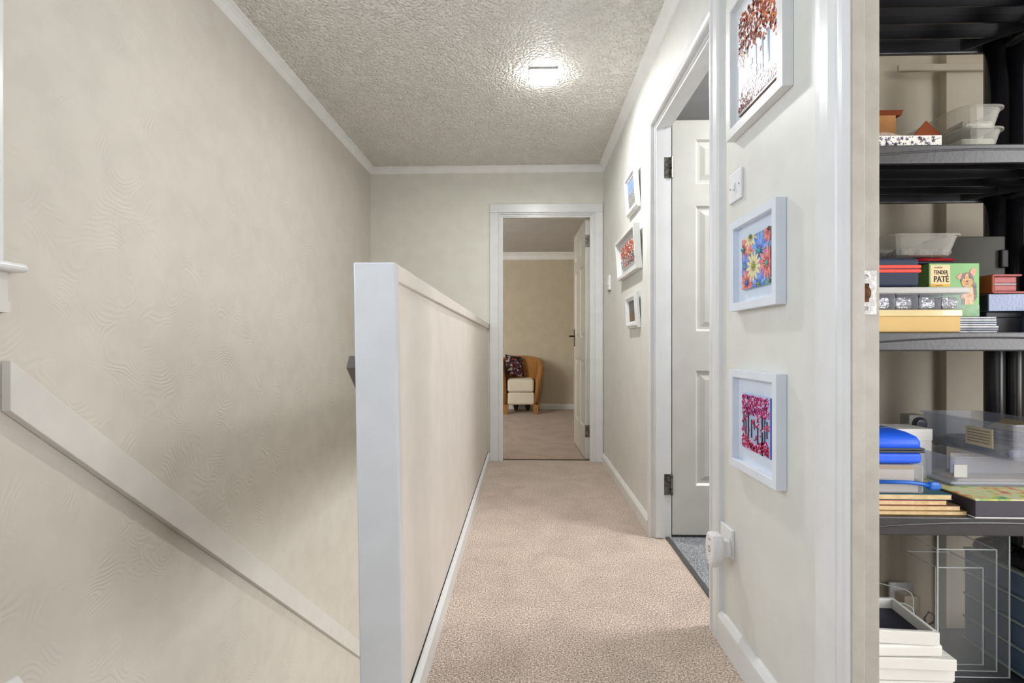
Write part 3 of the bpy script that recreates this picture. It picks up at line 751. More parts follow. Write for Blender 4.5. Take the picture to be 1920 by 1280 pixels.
# scatter cushion
mb = MB(); n = 10; top = []; bot = []
for i in range(n + 1):
    for j in range(n + 1):
        u, v = i / n * 2 - 1, j / n * 2 - 1
        th = .045 * (1 - u ** 4) * (1 - v ** 4); k = .152 * (1 - .05 * (1 - u * u) * (v * v) - .05 * (1 - v * v) * (u * u))
        top.append((u * k, -th, v * k)); bot.append((u * k, th, v * k))
N = (n + 1) ** 2
idx = lambda i, j: i * (n + 1) + j
fs = []
for i in range(n):
    for j in range(n):
        q = (idx(i, j), idx(i + 1, j), idx(i + 1, j + 1), idx(i, j + 1)); fs.append(q); fs.append(tuple(N + a for a in q[::-1]))
mb.add(top + bot, fs)
CU = mat('patterned_cushion_cloth', (58, 48, 54), .85, .1)
nt = CU.node_tree; tc = nt.nodes.new('ShaderNodeTexCoord'); vo = nt.nodes.new('ShaderNodeTexVoronoi'); vo.inputs['Scale'].default_value = 38
nt.links.new(tc.outputs['Object'], vo.inputs['Vector'])
r = nt.nodes.new('ShaderNodeValToRGB'); e = r.color_ramp.elements; r.color_ramp.interpolation = 'CONSTANT'
e[0].color = lin((52, 42, 50)); e[1].position = .5; e[1].color = lin((150, 60, 62)); k = e.new(.62); k.color = lin((176, 160, 150)); k = e.new(.78); k.color = lin((70, 62, 76)); k = e.new(.9); k.color = lin((110, 84, 92))
sx = nt.nodes.new('ShaderNodeSeparateColor'); nt.links.new(vo.outputs['Color'], sx.inputs[0]); nt.links.new(sx.outputs[0], r.inputs[0])
nt.links.new(r.outputs[0], nt.nodes['Principled BSDF'].inputs['Base Color'])
cu = tag(obj('cushion', mb, CU, smooth=True), 'dark patterned scatter cushion leaning in the rattan armchair', 'cushion')
cu.location = (-.165, 7.01, .648); cu.rotation_euler = (math.radians(-20), math.radians(9), math.radians(34))

# ------------------------------------------------------------------ closet shelving
TIERS = (.18, .575, .957, 1.345, 1.739)


def shelf_unit(x0, x1, label):
    R = thing('shelving_unit', label, 'shelves', (x0, 1.05, 0), group=None)
    t = L(R); y0, y1 = 1.05, 1.352
    for z in TIERS:
        s = obj('shelf', MB(t).box(x0, x1, y0 + .01, y1 - .01, z - .010, z)
                .box(x0, x1, y0, y0 + .012, z - .038, z + .001).box(x0, x1, y1 - .012, y1, z - .038, z + .001)
                .box(x0, x0 + .012, y0 + .012, y1 - .012, z - .036, z).box(x1 - .012, x1, y0 + .012, y1 - .012, z - .036, z), BLACKP, R, bevel=.003)
        for k in range(4):
            y = y0 + .06 + k * .06
            obj('rib', MB(t).box(x0 + .012, x1 - .012, y - .002, y + .002, z - .030, z - .010), BLACKT, s)
        for cx in (x0 + .10, x1 - .10):
            sgn = 1 if cx > (x0 + x1) / 2 else -1
            obj('corner_brace', MB(t).prism([(cx, y1 - .012), (cx + .004, y1 - .012), (cx + sgn * .08 + .004, y1 - .10), (cx + sgn * .08, y1 - .10)], 'z', z - .034, z - .010), BLACKP, s)
        pth = [(x0 + (x1 - x0) * f, y0 - .0005, z - .030 + .020 * math.sin(PI * (f * .9 + .05)) ** .8) for f in [k / 14 for k in range(15)]]
        obj('lip_ridge', MB(t).tube(pth, .0022, 6), BLACKP, s)
    for px, py in ((x0 + .0225, y0 + .0225), (x1 - .0225, y0 + .0225), (x0 + .0225, y1 - .0225), (x1 - .0225, y1 - .0225)):
        obj('post', MB(t).tube([(px, py, 0), (px, py, 1.72)], .0215, 18), BLACKT, R, smooth=True)
    return R


shelf_unit(.668, 1.2425, 'black plastic shelving unit with tube posts holding the boxes')
shelf_unit(1.2445, 1.79, 'second black shelving unit half hidden behind the tube posts')


def tub(root, x0, x1, y0, y1, z0, z1, r, taper, m, name='body', wall=.0015, rim=.004):
    t = L(root); T = taper
    R = [rrect(x0 + T, x1 - T, y0 + T, y1 - T, z0, r), rrect(x0, x1, y0, y1, z1 - .004, r), rrect(x0 - rim, x1 + rim, y0 - rim, y1 + rim, z1 - .004, r),
         rrect(x0 - rim, x1 + rim, y0 - rim, y1 + rim, z1, r), rrect(x0 + wall, x1 - wall, y0 + wall, y1 - wall, z1, r),
         rrect(x0 + T + wall, x1 - T - wall, y0 + T + wall, y1 - T - wall, z0 + wall, r)]
    return obj(name, MB(t).loft(R), m, root, smooth=False)


def bx(root, name, x0, x1, y0, y1, z0, z1, m, bevel=0, seg=2):
    return obj(name, MB(L(root)).box(x0, x1, y0, y1, z0, z1), m, root, bevel=bevel, seg=seg)


CLEAR = clear('clear_food_plastic', (242, 242, 240), .08, .16, .6, (222, 219, 210))
CLEAR2 = clear('clear_bin_plastic', (240, 242, 246), .075, .10, .65, (214, 216, 226))
ACRYL = clear('acrylic_sheet', (254, 254, 254), .006, .05, .10, (226, 230, 232))
ACEDGE = mat('acrylic_edge', (196, 204, 204), .15, .6)
MILK = clear('milky_lid_plastic', (200, 200, 200), .62, .25, .9, (222, 221, 218))
CARD = mat('brown_cardboard', (176, 126, 78), .8, .2, var=(30, (164, 114, 68)))
CARDIN = mat('dark_cardboard_inside', (128, 66, 36), .8, .2)
PAPER = mat('cream_page_edges', (226, 200, 158), .8, .2, var=(60, (214, 184, 138)))
# --- shelf 2 (z 1.345)
z = 1.346
b = thing('gift_box', 'open blue floral cardboard tray box beside the clear tubs', 'box', (.815, 1.135, z))
FLW = mat('white_floral_card', (238, 234, 226), .6, .3)
for a in ((.7300, .874, 1.07, 1.0725), (.7300, .874, 1.195, 1.1975), (.7300, .7325, 1.0725, 1.195), (.8715, .874, 1.0725, 1.195)):
    bx(b, 'side_wall', *a, z, z + .027, FLW)
bx(b, 'base', .7325, .8715, 1.0725, 1.195, z, z + .002, CARD)
obj('tissue_wrap', MB(L(b)).loft([[(x_, 1.078, z + .003), (x_, 1.19, z + .003), (x_, 1.185, hh), (x_, 1.12, hh + .006), (x_, 1.082, hh - .004)] for x_, hh in ((.738, z + .044), (.775, z + .043), (.81, z + .034), (.845, z + .033), (.868, z + .026))]), mat('crumpled_brown_wrap', (166, 150, 134), .4, .5, bump=(40, .01)), b)
obj('flap', MB(L(b)).prism([(.838, z + .028), (.881, z + .080), (.9135, z + .048), (.9135, z + .044)], 'y', 1.119, 1.122), CARDIN, b)
mb = MB(L(b))
for i in range(58):
    cx, cz = random.uniform(.7350, .868), random.uniform(z + .004, z + .023); ang = random.uniform(0, PI)
    kind = random.random(); nn = 5 if kind < .6 else 1
    for k in range(nn):
        a = ang + 2 * PI * k / max(nn, 1); rr = random.uniform(.0016, .003)
        ox, oz = cx + rr * math.cos(a), min(max(cz + rr * math.sin(a), z + .002), z + .025)
        pts = [(ox + .0018 * math.cos(q) * math.cos(a) - .0007 * math.sin(q) * math.sin(a), oz + .0018 * math.cos(q) * math.sin(a) + .0007 * math.sin(q) * math.cos(a)) for q in [2 * PI * j / 6 for j in range(6)]]
        mb.prism(pts, 'y', 1.0692, 1.0701, mi=(0 if random.random() < .75 else 1))
obj('floral_print', mb, [mat('navy_print', (62, 72, 118), .6, .3), mat('rust_print', (150, 100, 80), .6, .3)], b, kind='stuff')
b = thing('cardboard_box', 'plain brown cardboard box behind the floral tray box', 'box', (.82, 1.25, z))
bx(b, 'body', .7270, .885, 1.215, 1.32, z, z + .136, CARD)
obj('flap', MB(L(b)).prism([(1.208, z + .146), (1.215, z + .136), (1.24, z + .136), (1.24, z + .139), (1.216, z + .139)], 'x', .7270, .898), CARDIN, b)
TUBG = 'clear food tubs on the upper shelf'
b = thing('food_tub', 'lower of two clear food tubs next to the floral box', 'tub', (.97, 1.18, z), group=TUBG)
tub(b, .920, 1.016, 1.075, 1.32, z, z + .046, .03, .008, CLEAR)
bx(b, 'contents', .932, 1.004, 1.09, 1.30, z + .002, z + .030, mat('pale_green_contents', (206, 208, 196), .6, .3), .008)
b = thing('food_tub', 'upper clear food tub stacked on the other by the posts', 'tub', (.97, 1.18, z + .047), group=TUBG)
tub(b, .920, 1.016, 1.075, 1.32, z + .047, z + .092, .03, .008, CLEAR)
bx(b, 'contents', .934, 1.002, 1.09, 1.30, z + .049, z + .068, mat('foil_bag_contents', (196, 192, 186), .3, .5, .3, bump=(50, .01)), .008)

# --- shelf 3 (z .957)
z = .9585
YEL = mat('pale_yellow_card', (210, 174, 104), .5, .4)
b = thing('card_box', 'pale yellow lidded card box, lowest of the stack below the compartment tray', 'box', (.83, 1.09, z))
bx(b, 'body', .7310, .906, 1.062, 1.120, z, z + .033, YEL, .0015)
bx(b, 'lid', .7295, .9085, 1.060, 1.122, z + .033, z + .047, mat('wrapped_yellow_lid', (222, 202, 150), .15, .6, coat=.6), .0015)
b = thing('compartment_tray', 'clear lidded compartment tray on the yellow box', 'tray', (.83, 1.09, z + .0475))
z1 = z + .0475
for k in range(4):
    x1_ = .915 - .0470 * k
    bx(b, 'compartment', x1_ - .0455, x1_, 1.064, 1.118, z1, z1 + .033, CLEAR2, .002)
    bx(b, 'wrapped_piece', x1_ - .041, x1_ - .006, 1.070, 1.112, z1 + .002, z1 + .027, mat('foil_wrap', (214, 212, 214), .2, .6, .6, bump=(38, .03)), .006)
bx(b, 'lid', .7295, .9255, 1.061, 1.121, z1 + .0335, z1 + .047, MILK, .003)
NAVY = mat('navy_case_fabric', (42, 52, 74), .6, .3)
b = thing('zip_case', 'navy zip case with a coral red zip band', 'case', (.79, 1.11, z1 + .0475))
z2 = z1 + .0475
bx(b, 'body', .7310, .8285, 1.068, 1.165, z2, z2 + .062, NAVY, .008, 4)
bx(b, 'zip_band', .7300, .8305, 1.066, 1.167, z2 + .030, z2 + .038, mat('coral_zip', (228, 76, 62), .5, .4), .003)
bx(b, 'zip_band', .7300, .8305, 1.066, 1.167, z2 + .039, z2 + .047, MATS['coral_zip'], .003)
b = thing('sleeve_stack', 'flat pile of clear plastic sleeves to the side of the yellow box', 'sleeves', (.96, 1.13, z))
for k in range(7):
    bx(b, 'sleeve', .912 + random.uniform(0, .003), 1.016 + random.uniform(0, .004), 1.100 + random.uniform(0, .004), 1.20, z + .005 * k, z + .005 * k + .0042, mat('shiny_sleeve_' + str(k % 3), ((164, 166, 172), (128, 134, 146), (184, 184, 188))[k % 3], .34, .4, .15, bump=(14, .006)), .001)
# pet food box
zb0 = z + .0355
b = thing('pet_food_box', 'green pet food box printed with a small terrier', 'box', (.948, 1.145, zb0))
GR = mat('green_print', (96, 158, 74), .35, .5, var=(14, (112, 172, 92)))
bx(b, 'carton', .893, 1.002, 1.127, 1.168, zb0, zb0 + .119, GR, .001)
zt = zb0 + .119
yl = 1.1267
def flat(name, polys, m, yo, par=b):
    mb = MB(L(par))
    for i_, (p, mi) in enumerate(polys): mb.prism(p, 'y', yl - yo - .00007 * i_, yl + .0003, mi=mi)
    return obj(name, mb, m, par)
flat('label_panel', [([(.8955, zt - .046), (.938, zt - .046), (.938, zt - .004), (.8955, zt - .004)], 0), ([(.8955, zt - .052), (.938, zt - .052), (.938, zt - .046), (.8955, zt - .046)], 1)],
     [mat('kraft_label', (232, 206, 158), .5, .4), mat('mustard_strip', (216, 168, 48), .5, .4)], .0003)


def text(s, x, zz, size, par, m, name='lettering', wscale=1, bold=.02):
    cu_ = bpy.data.curves.new('t', 'FONT'); cu_.body = s; cu_.size = size; cu_.offset = bold * size; cu_.extrude = .0002; cu_.resolution_u = 3
    o = bpy.data.objects.new('t', cu_); C.objects.link(o)
    dg = bpy.context.evaluated_depsgraph_get(); me = bpy.data.meshes.new_from_object(o.evaluated_get(dg))
    bpy.data.objects.remove(o)
    wdt = max(v.co.x for v in me.vertices)
    for v in me.vertices:
        x_, y_, z_ = v.co
        wx, wy, wz = x + x_ * wscale, yl - .0006 - z_, zz + y_
        q = L(par)(wx, wy, wz); v.co = q
    me.materials.append(m)
    o2 = bpy.data.objects.new(name, me); C.objects.link(o2); o2.parent = par
    return wdt * wscale


INKT = mat('dark_label_ink', (52, 44, 40), .6, .3)
text('TENDER', .9025, zt - .0245, .0125, b, INKT, wscale=.66, bold=.012)
text('PATÉ', .9025, zt - .0415, .0185, b, INKT, wscale=.78, bold=.022)
flat('faint_print', [([(.9035 + k * .003, zt - .0115), (.9055 + k * .003, zt - .0115), (.9062 + k * .003, zt - .008), (.9042 + k * .003, zt - .008)], 0) for k in range(6)], mat('faint_label_ink', (170, 146, 112), .6, .3), .0006)
flat('strip_print', [([(.907, zt - .0505), (.922, zt - .0505), (.922, zt - .0488), (.907, zt - .0488)], 0)], mat('strip_ink', (150, 104, 30), .6, .3), .0006)


def ell(cx, cz, rx, rz, n=14, rot=0):
    return [(cx + rx * math.cos(t) * math.cos(rot) - rz * math.sin(t) * math.sin(rot), cz + rx * math.cos(t) * math.sin(rot) + rz * math.sin(t) * math.cos(rot)) for t in [2 * PI * k / n for k in range(n)]]


TAN = mat('tan_fur_print', (214, 170, 116), .5, .4, var=(160, (190, 140, 90))); GREYF = mat('grey_fur_print', (104, 92, 88), .5, .4, var=(160, (140, 124, 112))); PINKE = mat('pink_ear_print', (224, 160, 138), .5, .4)
PALEF = mat('pale_fur_print', (222, 190, 160), .5, .4, var=(120, (200, 160, 128))); DARKE = mat('dark_eye_print', (46, 34, 30), .4, .5); GRASS = mat('blurred_grass_print', (130, 172, 124), .4, .5, var=(60, (108, 152, 100)))
dx = .972
flat('grass_print', [([(.8935, zb0 + .001), (1.0015, zb0 + .001), (1.0015, zb0 + .026), (.8935, zb0 + .022)], 0)], GRASS, .0003)
flat('dog_body_print', [([(dx - .006, zt - .055), (dx + .018, zt - .052), (dx + .020, zt - .072), (dx + .016, zt - .092), (dx - .004, zt - .092), (dx - .012, zt - .075)], 0), ([(dx + .014, zt - .04), (dx + .023, zt - .045), (dx + .024, zt - .075), (dx + .018, zt - .085)], 1), ([(dx - .009, zt - .08), (dx - .002, zt - .078), (dx - .002, zt - .092), (dx - .008, zt - .092)], 1)], [PALEF, GREYF], .0004)
flat('dog_ear_print', [([(dx - .020, zt - .031), (dx - .012, zt - .022), (dx - .008, zt - .024), (dx - .010, zt - .036), (dx - .016, zt - .036)], 0), ([(dx + .008, zt - .020), (dx + .012, zt - .013), (dx + .0215, zt - .010), (dx + .021, zt - .022), (dx + .017, zt - .030)], 0)], PINKE, .0005)
flat('dog_head_print', [(ell(dx + .003, zt - .036, .0145, .0155), 1), (ell(dx + .003, zt - .043, .0125, .0115), 0), (ell(dx + .002, zt - .031, .004, .008), 0)], [TAN, GREYF], .0006)
flat('dog_face_print', [(ell(dx - .003, zt - .0335, .0016, .0016, 8), 0), (ell(dx + .008, zt - .0325, .0016, .0016, 8), 0), (ell(dx + .0025, zt - .0405, .0026, .0022, 8), 0), ([(dx - .002, zt - .0465), (dx + .007, zt - .0455), (dx + .006, zt - .047), (dx + .001, zt - .048)], 0)], DARKE, .0008)
# red-lidded slim case
b = thing('slim_case', 'slim navy case with a red lid on top of the pet food box', 'case', (.91, 1.15, zt))
bx(b, 'base', .868, .952, 1.130, 1.175, zt + .0005, zt + .005, NAVY, .002)
obj('lid', MB(L(b)).loft([rrect(.858 + a, .958 - a, 1.122 + a, 1.182 - a, zz, .02) for a, zz in ((.004, zt + .0055), (0, zt + .0075), (.002, zt + .010), (.012, zt + .0125))]), mat('red_gloss_lid', (186, 32, 44), .25, .5), b)
b = thing('food_tub', 'clear tub of grey pieces resting on the navy case and red lid', 'tub', (.86, 1.18, zt + .013))
tub(b, .780, .938, 1.092, 1.27, zt + .0135, zt + .058, .025, .010, CLEAR)
mb = MB(L(b))
for i in range(46):
    cx, cy = random.uniform(.80, .92), random.uniform(1.108, 1.25)
    mb.loft([rrect(cx - .009 * s, cx + .009 * s, cy - .008 * s, cy + .008 * s, zz, .004, 2) for s, zz in ((.7, zt + .0155), (1, zt + .020 + random.uniform(0, .006)), (.6, zt + .027 + random.uniform(0, .006)))])
obj('grey_pieces', mb, mat('grey_plastic_bits', (128, 124, 122), .4, .5, var=(60, (92, 88, 88))), b, kind='stuff')
# right hand pile
b = thing('flat_box', 'black flat box at the base of the red wallet pile', 'box', (1.06, 1.19, z))
bx(b, 'body', 1.024, 1.100, 1.135, 1.25, z, z + .034, mat('black_card', (28, 27, 32), .5, .4), .002)
bx(b, 'lid', 1.0225, 1.1015, 1.1335, 1.2515, z + .034, z + .047, MATS['black_card'], .002)
b = thing('silver_box', 'silver blue card box under the red wallet', 'box', (1.09, 1.18, z + .0475), (0, 0, math.radians(-3)))
obj('body', MB().box(-.068, .075, -.06, .055, 0, .038), [mat('silver_blue_card', (116, 124, 148), .35, .5, .3, bump=(200, .0005)), ], b, bevel=.001)
obj('dark_side', MB().box(-.069, -.0681, -.059, .054, .001, .037), mat('dark_navy_card', (34, 34, 48), .5, .4), b)
b = thing('wallet', 'pink red zip wallet with an orange side on the silver box', 'wallet', (1.06, 1.18, z + .086))
PK = mat('dusty_red_leather', (176, 98, 96), .5, .4, bump=(160, .0008)); ORL = mat('orange_leather', (150, 74, 40), .5, .4)
z3 = z + .0865
bx(b, 'pocket', 1.028, 1.078, 1.122, 1.225, z3 + .005, z3 + .019, PK, .003)
bx(b, 'pocket', 1.028, 1.078, 1.122, 1.225, z3 + .022, z3 + .037, PK, .003)
bx(b, 'zip', 1.030, 1.077, 1.1225, 1.224, z3 + .0188, z3 + .0222, mat('zip_metal', (120, 118, 120), .45, .4, .5))
bx(b, 'cover', 1.0245, 1.092, 1.118, 1.228, z3, z3 + .0046, PK, .002)
bx(b, 'cover', 1.0245, 1.086, 1.118, 1.228, z3 + .0375, z3 + .042, PK, .002)
bx(b, 'spine', 1.021, 1.0265, 1.118, 1.228, z3 + .001, z3 + .041, ORL, .002)
b = thing('steel_tin', 'grey blue tin at the shelf edge below the red wallet', 'tin', (1.135, 1.13, z))
bx(b, 'body', 1.106, 1.165, 1.085, 1.20, z, z + .040, mat('blue_grey_tin', (136, 144, 170), .3, .5, .5), .002)
bx(b, 'lid', 1.104, 1.167, 1.083, 1.202, z + .040, z + .0475, MATS['blue_grey_tin'], .002)
b = thing('file_box', 'dull grey box file behind the pet food box', 'box', (1.13, 1.30, z))
bx(b, 'body', 1.040, 1.194, 1.272, 1.338, z, z + .245, mat('dull_olive_grey', (92, 90, 84), .6, .3), .003)
bx(b, 'catch', 1.176, 1.1935, 1.262, 1.2725, z + .165, z + .21, MATS['black_card'], .003)
b = thing('storage_box', 'black box on the second shelving unit beyond the posts', 'box', (1.37, 1.25, z))
bx(b, 'body', 1.292, 1.45, 1.19, 1.33, z, z + .20, MATS['black_card'], .002)
bx(b, 'lid', 1.290, 1.452, 1.188, 1.332, z + .20, z + .238, mat('slate_lid', (104, 104, 112), .5, .4), .003)
b = thing('orange_box', 'orange brown box in front of the black box beyond the posts', 'box', (1.34, 1.15, z))
bx(b, 'body', 1.255, 1.42, 1.13, 1.18, z, z + .12, mat('burnt_orange_card', (140, 74, 38), .6, .3), .002)
bx(b, 'label_strip', 1.27, 1.40, 1.1292, 1.1305, z + .05, z + .07, CARD)

# --- shelf 4 (z .575)
z = .5765
covers = [(196, 160, 90), (150, 120, 80), (176, 80, 80), (60, 120, 130)]
bw = [(.918, .008), (.906, .010), (.880, .010), (.892, .0115)]
zz = z
where = ['lowest thin paperback of the pile under the blue case', 'second paperback up in the pile under the blue case', 'third paperback up in the pile under the blue case', 'topmost paperback of the pile, teal cover, under the clear pouch']
for k in range(4):
    x1, th = bw[k]
    b = thing('book', where[k], 'book', (.83, 1.13, zz), group='paperbacks on the lower shelf')
    bx(b, 'pages', .7320, x1, 1.062 + .002 * k, 1.20, zz + .0008, zz + th - .0009, PAPER)
    cm = mat('book_cover_' + str(k), covers[k], .4, .4, var=(20, tuple(int(v * .8) for v in covers[k])))
    bx(b, 'cover', .7300, x1 + .001, 1.061 + .002 * k, 1.202, zz, zz + .0008, cm); bx(b, 'cover', .7300, x1 + .001, 1.061 + .002 * k, 1.202, zz + th - .0009, zz + th, cm)
    zz += th + .0006
zp = zz + .0005
b = thing('zip_pouch', 'clear zip pouch with a bright blue zip on the paperbacks', 'pouch', (.79, 1.11, zp))
bx(b, 'booklet', .7320, .829, 1.074, 1.16, zp + .001, zp + .018, mat('pale_grey_pages', (206, 198, 194), .6, .3), .001)
bx(b, 'card_stack', .7320, .822, 1.076, 1.16, zp + .024, zp + .0495, mat('pale_card', (214, 204, 194), .6, .3), .001)
bx(b, 'tan_strip', .7320, .8225, 1.075, 1.161, zp + .050, zp + .0585, mat('tan_card', (186, 156, 124), .6, .3))
bx(b, 'pouch_skin', .7305, .836, 1.066, 1.165, zp, zp + .061, clear('pouch_film', (240, 240, 240), .10, .08, .7), .006, 3)
BLU = mat('bright_blue_zip', (28, 106, 206), .35, .5)
obj('zip', MB(L(b)).tube([(.7300, 1.064, zp + .026), (.80, 1.063, zp + .025), (.828, 1.063, zp + .022), (.842, 1.066, zp + .018)], .0042, 8), BLU, b, smooth=True)
obj('zip_pull', MB(L(b)).loft([rrect(.842 + a, .868 - a, 1.060 + a, 1.076 - a, q, .005, 3) for a, q in ((.003, zp + .009), (0, zp + .013), (0, zp + .020), (.003, zp + .025))]), BLU, b)
zc_ = zp + .062
BLC = mat('cobalt_case_shell', (34, 100, 238), .45, .4)
b = thing('zip_case', 'bright blue hard zip case with a dark zip, above the clear pouch', 'case', (.79, 1.12, zc_))
bx(b, 'lower_shell', .7270, .8345, 1.068, 1.19, zc_, zc_ + .024, BLC, .008, 4)
obj('upper_shell', MB(L(b)).loft([rrect(.7270, .8345, 1.068, 1.19, zc_ + .032, .012), rrect(.7270, .8345, 1.068, 1.19, zc_ + .046, .012), rrect(.7290, .831, 1.074, 1.187, zc_ + .056, .012), rrect(.7310, .822, 1.090, 1.18, zc_ + .063, .012), rrect(.76, .815, 1.11, 1.17, zc_ + .066, .012)]), BLC, b, smooth=True)
for q in (.0235, .0290):
    bx(b, 'zip_band', .7260, .8375, 1.066, 1.192, zc_ + q, zc_ + q + .0048, mat('charcoal_zip', (66, 68, 78), .5, .4), .002)
bx(b, 'label_patch', .7310, .806, 1.130, 1.165, zc_ + .064, zc_ + .0672, mat('slate_patch', (88, 104, 148), .5, .4), .0008)
b = thing('white_box', 'plain white card box behind the bright blue case', 'box', (.89, 1.245, z))
bx(b, 'body', .810, .963, 1.207, 1.28, z, z + .128, mat('white_card', (232, 231, 226), .6, .3), .001)
bx(b, 'lid', .809, .964, 1.206, 1.281, z + .128, z + .156, MATS['white_card'], .001)
b = thing('camera_gadget', 'small grey gadget with a round dark lens behind the white box', 'gadget', (.992, 1.30, z))
bx(b, 'body', .972, 1.012, 1.288, 1.322, z, z + .178, mat('mid_grey_plastic', (150, 148, 142), .45, .4), .003)
obj('lens_ring', MB(L(b)).tube([(.996, 1.284, z + .155), (.996, 1.289, z + .155)], .0175, 18), MATS['black_card'], b)
obj('lens', MB(L(b)).tube([(.996, 1.280, z + .155), (.996, 1.285, z + .155)], .0125, 18), mat('lens_grey', (70, 70, 78), .15, .6), b)
# black game box with colourful top
b = thing('game_box', 'flat black box with a colourful top at the front of the lower shelf', 'box', (1.03, 1.11, z))
BB = mat('charcoal_card', (62, 60, 70), .45, .4)
bx(b, 'body', .922, 1.16, 1.046, 1.225, z, z + .036, BB, .001)
bx(b, 'base_edge', .920, 1.162, 1.044, 1.227, z, z + .002, mat('white_card_edge', (226, 226, 226), .5, .4))
TOPP = mat('colourful_print', (220, 214, 150), .4, .5)
nt = TOPP.node_tree; tc = nt.nodes.new('ShaderNodeTexCoord'); vo = nt.nodes.new('ShaderNodeTexNoise'); vo.inputs['Scale'].default_value = 34; vo.inputs['Detail'].default_value = 2
nt.links.new(tc.outputs['Object'], vo.inputs['Vector'])
r = nt.nodes.new('ShaderNodeValToRGB'); e = r.color_ramp.elements; e[0].position = .3; e[0].color = lin((206, 86, 70)); e[1].position = .7; e[1].color = lin((70, 160, 120))
for p_, c_ in ((.42, (226, 206, 120)), (.5, (214, 222, 190)), (.6, (206, 214, 90))):
    k = e.new(p_); k.color = lin(c_)
nt.links.new(vo.outputs['Fac'], r.inputs[0]); nt.links.new(r.outputs[0], nt.nodes['Principled BSDF'].inputs['Base Color'])
bx(b, 'printed_top', .9215, 1.1605, 1.0455, 1.2255, z + .036, z + .0385, TOPP)
zg = z + .039
b = thing('storage_tray', 'shallow clear tray of papers standing on the black box', 'tray', (1.06, 1.2, zg))
tub(b, .946, 1.19, 1.135, 1.262, zg, zg + .068, .012, .004, CLEAR2, rim=.003)
bx(b, 'paper_sheet', .955, 1.175, 1.145, 1.25, zg + .003, zg + .008, mat('white_paper', (236, 234, 230), .7, .3), .001)
bx(b, 'paper_sheet', .975, 1.17, 1.15, 1.245, zg + .0085, zg + .014, mat('warm_paper', (222, 204, 176), .7, .3), .001)
obj('paper_sheet', MB(L(b)).box(1.00, 1.17, 1.20, 1.203, zg + .0145, zg + .062), mat('blue_grey_paper', (196, 196, 214), .6, .3, var=(18, (220, 206, 186))), b)
bx(b, 'tray_label', .952, .98, 1.132, 1.1335, zg + .022, zg + .05, mat('label_paper', (196, 196, 192), .6, .3))
bn = thing('storage_box', 'clear lidless plastic bin with a paper label on its side, resting on the tray', 'bin', (1.10, 1.19, zg + .069))
zk = zg + .0685
tub(bn, 1.026, 1.172, 1.085, 1.325, zk, zk + .078, .015, .004, CLEAR2, rim=.004)
bx(bn, 'side_label', 1.0222, 1.0235, 1.118, 1.186, zk + .020, zk + .062, mat('cream_label', (214, 200, 170), .6, .3))
for q in range(5):
    bx(bn, 'label_line', 1.0215, 1.0223, 1.124, 1.180, zk + .028 + q * .0065, zk + .0295 + q * .0065, mat('grey_ink', (130, 116, 98), .6, .3))
bx(bn, 'contents', 1.04, 1.158, 1.10, 1.30, zk + .003, zk + .022, mat('dark_blue_contents', (96, 104, 130), .5, .4, var=(25, (196, 186, 160))), .006)
obj('cable_coil', MB(L(bn)).tube([(1.10 + .036 * math.cos(t), 1.15 + .036 * math.sin(t), zk + .03 + .002 * t) for t in [k * .4 for k in range(32)]], .0022, 6), mat('grey_cable', (96, 94, 92), .5, .4), bn, smooth=True)
obj('card', MB(L(bn)).prism([(1.12, zk + .05), (1.165, zk + .068), (1.165, zk + .0695), (1.12, zk + .0515)], 'y', 1.15, 1.24), mat('beige_card', (204, 188, 150), .6, .3), bn)
# black lead hanging on the posts' far side
# --- bottom shelf (z .18)
z = .1815
FW = mat('white_frame_wood', (236, 235, 230), .4, .4)
stack = [(.878, .025, 'lowest white frame in the stack of frames on the bottom shelf', False), (.884, .026, 'second white frame up in the stack on the bottom shelf', False), (.887, .028, 'third white frame up, slightly askew, on the bottom shelf', False),
         (.883, .024, 'fourth white frame up, jutting out of the stack', False), (.856, .026, 'white rounded frame just under the open tray frame', False), (.850, .028, 'topmost white tray frame with a navy inset', True)]
zz = z
for k, (x1, th, lab, opn) in enumerate(stack):
    cx, cy = (.7165 + x1) / 2, 1.115
    b = thing('spare_frame', lab, 'picture frame', (cx, cy, zz), (0, 0, math.radians((0, 2, -1, -2, 1, -4)[k])), group='spare white frames on the bottom shelf')
    hx_, hy_ = (x1 - .7165) / 2, .072 if k > 2 else .062
    w_ = .008 if opn else .016
    for q, a in enumerate(((-hx_, hx_, -hy_, -hy_ + w_), (-hx_, hx_, hy_ - w_, hy_), (-hx_, -hx_ + w_, -hy_ + w_, hy_ - w_), (hx_ - w_, hx_, -hy_ + w_, hy_ - w_))):
        obj('frame_bar', MB().box(*a, .0005, th), FW, b, bevel=.006 if k == 4 else .0015, seg=3)
    obj('backing', MB().box(-hx_ + w_, hx_ - w_, -hy_ + w_, hy_ - w_, .001, .006 if opn else th - .004), mat('navy_inset_card', (40, 44, 62), .5, .4) if opn else FW, b)
    if opn:
        mb = MB()
        xx = -.044
        for q in range(16):
            xx += random.uniform(.002, .0045); hh = random.uniform(.0015, .004)
            mb.prism([(xx, -.048), (xx + .0012, -.048), (xx + .0022, -.048 + hh), (xx + .001, -.048 + hh)], 'z', .006, .0064)
        obj('handwriting', mb, mat('white_ink', (230, 230, 236), .5, .4), b)
    zz += th + .001
b = thing('cardboard_sheet', 'upright brown cardboard sheet behind the spare frames', 'cardboard', (.84, 1.305, z))
bx(b, 'board', .775, .905, 1.300, 1.305, z, z + .262, mat('orange_cardboard', (182, 116, 58), .8, .2))
bx(b, 'fold', .775, .905, 1.305, 1.318, z, z + .004, MATS['orange_cardboard'])
